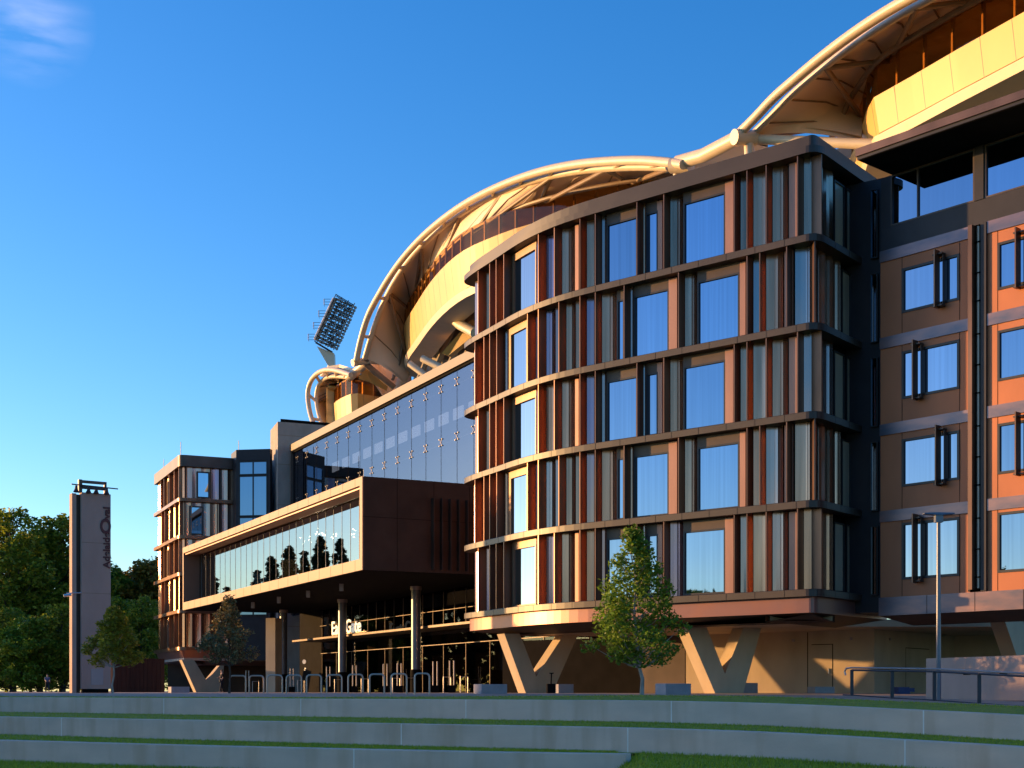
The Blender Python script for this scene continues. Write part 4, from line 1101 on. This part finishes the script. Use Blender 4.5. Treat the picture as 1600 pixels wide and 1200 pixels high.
Vb = np.concatenate([Vb, blades(16000, w3fn, .06)])
def npmesh(name, V, mt, parent=None, org=(0, 0, 0)):
    n, k_ = V.shape[0], V.shape[1]
    me = bpy.data.meshes.new(name); me.vertices.add(n * k_); me.vertices.foreach_set('co', (V - np.array(org)).reshape(-1))
    me.loops.add(n * k_); me.loops.foreach_set('vertex_index', np.arange(n * k_, dtype=np.int32))
    me.polygons.add(n); me.polygons.foreach_set('loop_start', np.arange(0, n * k_, k_, dtype=np.int32)); me.polygons.foreach_set('loop_total', np.full(n, k_, dtype=np.int32))
    me.materials.append(MT[mt]); me.update(calc_edges=True); me.validate()
    o = bpy.data.objects.new(name, me); C.objects.link(o)
    if parent: o.parent = parent
    return o
o = npmesh('grass', Vb, 'grass_blade'); setp(o, 'short green grass growing on the terrace strips between the concrete seat walls', 'grass', kind='stuff')

# ================================================================= TREES
def leaves(cent, rad, n, size, rnd, squash=.8):
    """n leaf faces in clumps around the given centres"""
    cent = np.array(cent); rad = np.array(rad); w_ = rad ** 2.2; w_ /= w_.sum()
    idx = rnd.choice(len(cent), n, p=w_)
    d = rnd.normal(size=(n, 3)); d /= np.linalg.norm(d, axis=1)[:, None]
    r = rad[idx] * (rnd.random(n) ** .45); p = cent[idx] + d * r[:, None] * np.array([1, 1, squash])
    a = rnd.normal(size=(n, 3)); a[:, 2] *= .6; a /= np.linalg.norm(a, axis=1)[:, None]
    b = np.cross(a, rnd.normal(size=(n, 3))); b /= np.linalg.norm(b, axis=1)[:, None]
    s = size * rnd.uniform(.6, 1.3, n)[:, None]
    c = np.cross(a, b) * .25
    return np.stack([p - a * s, p - b * s * .5 + c * s, p + a * s, p + b * s * .5 + c * s], axis=1)
def tree(name, loc, H, R, th, label, lm, nclump, nleaf, size, seed, shape='round', bark='bark', trunk_r=.06, group=None, lean=0.0):
    rnd = np.random.default_rng(seed)
    r = thing(name, loc, label, 'tree', group); x0, y0, z0 = loc
    m = MB(); top = H * .86; k_ = 7; tp = []
    wob = rnd.normal(0, trunk_r * .7, (k_ + 1, 2)); wob[0] = 0
    for i in range(k_ + 1): tp.append((x0 + wob[i, 0] + lean * i / k_, y0 + wob[i, 1], z0 - .1 + (top + .1) * i / k_))
    m.tube(tp, [trunk_r * (1.25 if i == 0 else 1 - .85 * i / k_) for i in range(k_ + 1)], 9)
    cent, rad = [], []
    for i in range(nclump):
        f = (i + rnd.random()) / nclump; z = th + (H - th) * f * .97
        if shape == 'cone': prof = (1 - f) ** .75 * min(1, .45 + f * 5)
        elif shape == 'poplar': prof = math.sin(math.pi * min(1, .12 + .86 * f)) ** .6
        else: prof = math.sin(math.pi * min(1, .14 + .83 * f)) ** .65
        an = i * 2.399 + rnd.uniform(-.5, .5); rr = R * prof * (rnd.uniform(.3, 1.0) if i % 3 else rnd.uniform(.75, 1.08))
        c = (x0 + lean * z / H + rr * math.cos(an), y0 + rr * math.sin(an), z0 + z)
        cent.append(c); rad.append(R * rnd.uniform(.16, .34) * (.65 + .5 * prof))
        zi = z0 + max(th * .85, z - rr * .7); fi = min(.97, (zi - z0) / top)
        j = fi * k_; j0 = min(k_ - 1, int(j)); b = Vector(tp[j0]).lerp(Vector(tp[j0 + 1]), j - j0)
        mid = b.lerp(Vector(c), .55) + Vector((0, 0, -.05 * R))
        m.tube([b, mid, Vector(c)], [trunk_r * .45 * (1 - .6 * fi), trunk_r * .25, trunk_r * .08], 5)
    m.build('trunk', bark, r, True)
    V = leaves(cent, rad, nleaf, size, rnd, .75)
    npmesh('crown', V, lm, r, loc)
    return r
q = P(1000, 1089, 46); tree('plane_tree', (q.x + .05, 46, .02), 5.75, 1.75, 1.25, 'leafy green young tree with pale trunk standing in front of the fin clad hotel wing', 'leaf_plane', 90, 6300, .088, 4, 'cone', 'bark', .07, lean=-.3)
q = P(177, 1087, 61); tree('young_tree', (q.x, 61, .1), 3.8, 1.5, 1.45, 'small olive green young tree in front of the stone pylon', 'leaf_olive', 46, 5000, .085, 9, 'cone', 'bark', .05)
q = P(358, 1087, 60); tree('young_tree', (q.x, 60, .1), 4.25, 1.35, 1.5, 'small sparse grey green tree beside the first bicycle stand', 'leaf_grey', 48, 3600, .08, 12, 'cone', 'bark_dark', .05)
bgt = [(-40, 172, 22, 8.5, 'leaf_dark', 'tall dark green tree cut by the left edge of the photo'), (20, 163, 22.0, 6.6, 'leaf_dark', 'tall broad green tree second from the left edge'),
       (62, 176, 20.5, 6.5, 'leaf_olive', 'tall tree whose round crown shows between two higher crowns at the left'), (97, 165, 21.4, 5.4, 'leaf_dark', 'tall green tree just left of the stone pylon'),
       (150, 170, 17.6, 4.6, 'leaf_dark', 'green tree half hidden behind the stone pylon'), (205, 180, 16.2, 4.8, 'leaf_brown', 'olive tree seen between pylon and distant wing'),
       (240, 172, 16.8, 5.0, 'leaf_brown', 'brownish tree touching the edge of the distant wing'), (222, 150, 10.5, 4.0, 'leaf_dark', 'lower dark tree behind the rusty wall'), (185, 152, 10.5, 3.6, 'leaf_dark', 'lower dark tree just right of the stone pylon'),
       (10, 140, 8.6, 4.6, 'leaf_dark', 'low bushy tree at the far left above the plaza edge'), (48, 136, 7.5, 3.2, 'leaf_plane', 'low leafy tree left of the walking person'), (95, 138, 8.8, 3.8, 'leaf_dark', 'low dark tree between the walking person and the pylon')]
for i, (px, Y, H, R, lm, lab) in enumerate(bgt):
    q = P(px, 1080, Y)
    tree('park_tree', (q.x, Y, .1), H, R, H * .12 if H > 12 else .6, lab, lm, 75, 15000 if H > 12 else 9000, .30 if H > 12 else .2, 30 + i, 'round', 'bark_dark', .35 if H > 12 else .15)
# poplars off to the left, mirrored in the glazing of the box
pop = None
for i in range(17):
    f = i / 16; x, y = -87 - 13 * f + (i % 3) * .9, 146 + 50 * f
    if i in (12, 13, 15): continue
    h = [12, 14, 17, 18, 22, 20, 23, 21, 22, 20, 21, 19, 0, 0, 17, 0, 19][i]
    if pop is None:
        pop = tree('poplar', (x, y, 0), 20, 1.9, .6, 'tall narrow poplar mirrored in the glazing of the long box', 'leaf_poplar', 110, 9000, .30, 77, 'poplar', 'bark_dark', .3, 'row of poplars mirrored in the box glazing'); pop.scale = (.8, .8, h / 20)
    else:
        c = copy_tree(pop); c.location = (x, y, 0); c.rotation_euler.z = i * 1.7; c.scale = (random.uniform(.75, 1.2),) * 2 + (h / 20,)
# park trees off to the left that shade the plaza and terraces
shd = None
for i in range(13):
    y = 2 + i * 6.0; x = -64 - (i % 3) * 5
    if shd is None:
        shd = tree('park_tree', (x, y, -.5), 9.6, 5.4, 1.0, 'broad park tree left of the frame shading the plaza', 'leaf_dark', 70, 7000, .55, 55, 'round', 'bark_dark', .3, 'park trees shading the plaza from the left')
    else:
        c = copy_tree(shd); c.location = (x, y, -.5); c.rotation_euler.z = i * 1.1; sc = [1, .9, 1.1][i % 3]; c.scale = (1, 1, sc)

# ================================================================= STREET FURNITURE
hoops = [(359, 384, 1057, 1087.5), (389.5, 412, 1057, 1087.5), (417.5, 441, 1056.5, 1088), (447.5, 471, 1056.5, 1088), (479, 502, 1056, 1088), (510.5, 534, 1056, 1088), (544, 567, 1055.5, 1088.5), (577.5, 600.5, 1055, 1088.5), (611.5, 635.5, 1054.5, 1088.7), (648, 671, 1054, 1089)]
labs = ['furthest left bicycle stand, beside the small grey green tree', 'second bicycle stand from the left', 'third bicycle stand from the left', 'fourth bicycle stand from the left', 'fifth bicycle stand from the left, left of the middle round column',
        'sixth bicycle stand from the left, in front of the middle round column', 'seventh bicycle stand from the left', 'third bicycle stand from the right end of the row', 'second bicycle stand from the right end of the row', 'furthest right bicycle stand, before the right round column']
for (a, b, t0, b0), lab in zip(hoops, labs):
    Y = .86 * FPX / (b0 - t0); xa, xb = (a - 800) / FPX * Y, (b - 800) / FPX * Y; z0 = .05; z1 = z0 + .86
    o = thing('bicycle_stand', ((xa + xb) / 2, Y, z0), lab, 'bike rack', 'hoop bicycle stands in a row on the plaza')
    r_ = .14; pts = [(xa, Y, z0 - .05), (xa, Y, z1 - r_)] + [(xa + r_ - r_ * math.cos(t), Y, z1 - r_ + r_ * math.sin(t)) for t in (.4, .8, 1.2, 1.57)] + \
        [(xb - r_ + r_ * math.cos(t), Y, z1 - r_ + r_ * math.sin(t)) for t in (1.57, 1.2, .8, .4)] + [(xb, Y, z1 - r_), (xb, Y, z0 - .05)]
    m = MB(); m.tube(pts, .035, 10); m.build('hoop', 'steel_pipe', o, True)
    for xx in (xa, xb): m = MB(); m.tube([(xx, Y, z0 - .02), (xx, Y, z0 + .012)], .07, 12); m.build('base_plate', 'steel_pipe', o)
def planter(pxs_, ytop, ybot, Y, lab, ang=.55, d=.5):
    a = P(pxs_[0], ybot, Y); b = P(pxs_[1], ybot, Y); w_ = (b.x - a.x) / 2; h = (ybot - ytop) / FPX * Y
    # seen corner-on: a square block turned on the plaza
    hx = w_ * .86; m = MB(); cx = (a.x + b.x) / 2; z0 = .02
    zt0 = CZ + (HZ - ytop) / FPX * Y
    m.box((cx, Y + hx * .4, (z0 + zt0) / 2), (hx, hx * .55, (zt0 - z0) / 2), ang)
    bm_o = m.build('seat_block', 'planter'); mod = bm_o.modifiers.new('bevel', 'BEVEL'); mod.width = .015; mod.segments = 2
    return setp(bm_o, lab, 'bench', 'grey stone seat blocks on the plaza')
planter((739, 793), 1069, 1085, 57, 'grey stone seat block at the left foot of the hotel wing')
planter((1024, 1082), 1068, 1086, 54, 'blue grey stone seat block just right of the leafy tree')
planter((261, 295), 1073, 1083, 78, 'small distant stone seat block left of the far V column')
planter((864, 897), 1069, 1085, 62, 'stone seat block behind the V column with dappled shadow')
planter((1148, 1186), 1067, 1085, 60.5, 'sunlit seat block behind the foot of the bright V column')
planter((1263, 1306), 1073, 1084, 59, 'dark stone seat block against the beige undercroft wall', .4)
# suitcase with long handle
q = P(861, 1084, 59); t = thing('trolley_bag', (q.x, 59, .12), 'small black trolley bag with raised handle beside the V column with dappled shadow', 'bag')
m = MB(); m.box((q.x, 59, .34), (.19, .12, .21), .2); b_o = m.build('case', 'black', t); mo = b_o.modifiers.new('b', 'BEVEL'); mo.width = .04; mo.segments = 3
m = MB(); m.tube([(q.x, 59, .5), (q.x + .02, 59, 1.0)], .03, 8); m.tube([(q.x - .07, 59, 1.0), (q.x + .11, 59, 1.0)], .025, 8); m.build('handle', 'black', t)
for dx in (-.15, .15): m = MB(); m.tube([(q.x + dx - .02, 59, .15), (q.x + dx + .02, 59, .15)], .045, 10); m.build('wheel', 'black', t)
# lamp post
Yl = 40.0; q = P(1466.5, 1080, Yl)
t = thing('lamp_post', (q.x, Yl, 0), 'slim grey lamp post with a flat two winged head in front of the copper block', 'street lamp')
zl = CZ + (HZ - 812) / FPX * Yl
m = MB(); m.tube([(q.x, Yl, -.1), (q.x, Yl, zl)], [.075, .055], 12); m.build('pole', 'lamp_grey', t, True)
m = MB(); m.box((q.x, Yl, zl + .02), (.11, .1, .1)); m.build('driver_box', 'lamp_grey', t)
for sg in (-1, 1):
    m = MB(); x1 = q.x + sg * .44; m.add([(q.x, Yl - .16, zl + .12), (x1, Yl - .12, zl + .16), (x1, Yl + .12, zl + .16), (q.x, Yl + .16, zl + .12), (q.x, Yl - .14, zl + .2), (x1, Yl - .1, zl + .19), (x1, Yl + .1, zl + .19), (q.x, Yl + .14, zl + .2)],
        [(0, 3, 2, 1), (4, 5, 6, 7), (0, 1, 5, 4), (1, 2, 6, 5), (2, 3, 7, 6), (3, 0, 4, 7)]); m.build('lamp_wing', 'lamp_grey', t)
# low wall at right
t = thing('low_wall', (15, 43, 0), 'low pinkish rendered wall behind the ramp handrail at the right edge', 'wall')
lw0 = P(1447, 1082, 44.5); lw1 = P(1900, 1082, 34); LW = Path([(lw0.x, lw0.y), (lw1.x, lw1.y)])
zl0 = CZ + (HZ - 1029) / FPX * 44.5
m = MB(); pbox(m, LW, 0, LW.L, -.6, zl0, -.35, 0); pbox(m, LW, 0, .35, -.6, zl0 - .003, -5, -.352); m.build('body', 'pylon_stone', t)
for px in (1511, 1568):
    s = LW.hit(px); m = MB(); pbox(m, LW, s - .16, s + .16, zl0 - .55, zl0 - .47, 0, .02); m.build('step_light', 'black', t)
m = MB(); pbox(m, LW, 0, LW.L, -.6, -.05, 0.0, .03); m.build('base_strip', 'black', t)
# handrail
rp_ = [(1313, 1054, 1086, 41), (1331, 1045.5, 1088, 40.5), (1394, 1046.5, 1092.5, 39.2), (1460, 1047.5, 1096, 37.8), (1530, 1051, 1101, 36.2), (1605, 1055, 1106, 34.6), (1700, 1062, 1113, 32.8)]
t = thing('handrail', (P(1460, 1080, 38).x, 38, -.1), 'dark steel ramp handrail with polished top rail at the right', 'railing')
top = [P(px, a, Y) for px, a, b, Y in rp_[1:]]; low = [P(px, b - 2, Y) for px, a, b, Y in rp_[1:]]
c = top[0]; e = (top[0] - top[1]).normalized()
hook = [c + e * .25 + Vector((0, 0, -.22)), c + e * .29 + Vector((0, 0, -.12)), c + e * .22 + Vector((0, 0, -.02))]
m = MB(); m.tube([p + Vector((0, 0, .04)) for p in hook + top], .026, 8); m.build('top_rail', 'rail_top', t, True)
m = MB(); m.tube([p + Vector((0, 0, -.03)) for p in top], .03, 8); m.build('under_rail', 'rail', t, True)
m = MB(); m.tube([low[0] + e * .35] + low, .018, 8); m.build('bottom_rail', 'rail', t, True)
for a, b in zip(top, low):
    m = MB(); m.box(((a.x + b.x) / 2, a.y, (a.z + b.z) / 2 - .02), (.045, .03, (a.z - b.z) / 2)); m.build('post', 'rail', t)
q = P(1408, 1080, 56); m = MB(); m.box((q.x, 56, .3), (.26, .2, .1), .3); m.box((q.x + .3, 56, .28), (.2, .18, .08)); m.box((q.x, 56, .16), (.3, .22, .05)); setp(m.build('folded_mats', 'blue_mat'), 'dark blue folded bundle on the floor by the undercroft door', 'bundle')
# mulch ring round the leafy tree
q = P(1000, 1089, 46); m = MB(); m.tube([(q.x, 46, -.02), (q.x, 46, .035)], [1.0, .6], 24)
setp(m.build('mulch', 'mulch'), 'ring of dark mulch round the trunk of the leafy tree', 'mulch', kind='stuff')
# rusty wall
a = P(176, 1082, 112); b = P(257, 1082, 118); RW = Path([(a.x, a.y), (b.x, b.y)]); m = MB(); pbox(m, RW, 0, RW.L, .05, 3.0, -.2, 0)
for i in range(12): pbox(m, RW, RW.L * i / 12, RW.L * i / 12 + .05, .06, 2.98, 0.001, .03)
setp(m.build('rusty_wall', 'corten'), 'dark red rusty steel wall between pylon and distant wing', 'wall')

# ================================================================= PEOPLE
def person(loc, h, face, shirt, label, walk=.25):
    x, y, z = loc; s = h / 1.72
    r = thing('person', loc, label, 'person')
    ca, sa = math.cos(face), math.sin(face)
    def T(p): return (p[0] * ca * s - p[1] * sa * s, p[0] * sa * s + p[1] * ca * s, p[2] * s)
    def skin(name, V, E, R_, mt, par, root=0):
        me = bpy.data.meshes.new(name); me.from_pydata([T(v) for v in V], E, []); me.materials.append(MT[mt])
        o = bpy.data.objects.new(name, me); C.objects.link(o); o.parent = par
        md = o.modifiers.new('skin', 'SKIN'); sv = me.skin_vertices[0].data
        for i, rr in enumerate(R_): sv[i].radius = (rr * s, rr * s)
        sv[root].use_root = True
        sd_ = o.modifiers.new('sub', 'SUBSURF'); sd_.levels = 2; sd_.render_levels = 2
        return o
    V = [(0, 0, .95), (0, 0, 1.15), (0, 0, 1.38), (0, 0, 1.47), (0.01, 0, 1.58), (0.015, 0, 1.68),
         (0, .19, 1.38), (-.06, .23, 1.12), (.08, .22, .9), (0, -.19, 1.38), (.12, -.23, 1.14), (.3, -.15, 1.12),
         (0, .09, .9), (walk * .6, .1, .5), (walk, .1, .09), (walk + .13, .1, .04), (0, -.09, .9), (-walk * .3, -.1, .5), (-walk, -.1, .1), (-walk + .12, -.1, .04)]
    E = [(0, 1), (1, 2), (2, 3), (3, 4), (4, 5), (2, 6), (6, 7), (7, 8), (2, 9), (9, 10), (10, 11), (0, 12), (12, 13), (13, 14), (14, 15), (0, 16), (16, 17), (17, 18), (18, 19)]
    R_ = [.14, .125, .14, .055, .085, .07, .06, .045, .03, .06, .045, .03, .09, .06, .045, .035, .09, .06, .045, .035]
    body = skin('body', V, E, R_, 'skin', r)
    skin('shirt', [(0, 0, .92), (0, 0, 1.15), (0, 0, 1.37), (0, .19, 1.37), (-.06, .23, 1.14), (0, -.19, 1.37), (.1, -.23, 1.16)], [(0, 1), (1, 2), (2, 3), (3, 4), (2, 5), (5, 6)], [.165, .15, .16, .08, .065, .08, .065], shirt, r)
    skin('trousers', [V[0], V[12], V[13], V[14], V[16], V[17], V[18]], [(0, 1), (1, 2), (2, 3), (0, 4), (4, 5), (5, 6)], [.16, .105, .078, .062, .105, .078, .062], 'cloth_dark', r)
    skin('hair', [(-.02, 0, 1.6), (-.01, 0, 1.69), (.02, 0, 1.72)], [(0, 1), (1, 2)], [.085, .085, .05], 'hair', r)
    return r
q = P(74, 1083, 128); person((q.x, 128, .1), 1.72, math.radians(-60), 'cloth_blue', 'person in blue grey top and dark trousers walking below the trees at far left')
q = P(346.5, 1083, 106); person((q.x, 106, .1), 1.8, math.radians(200), 'cloth_dark', 'person in black leaning beside the far V column', .12)
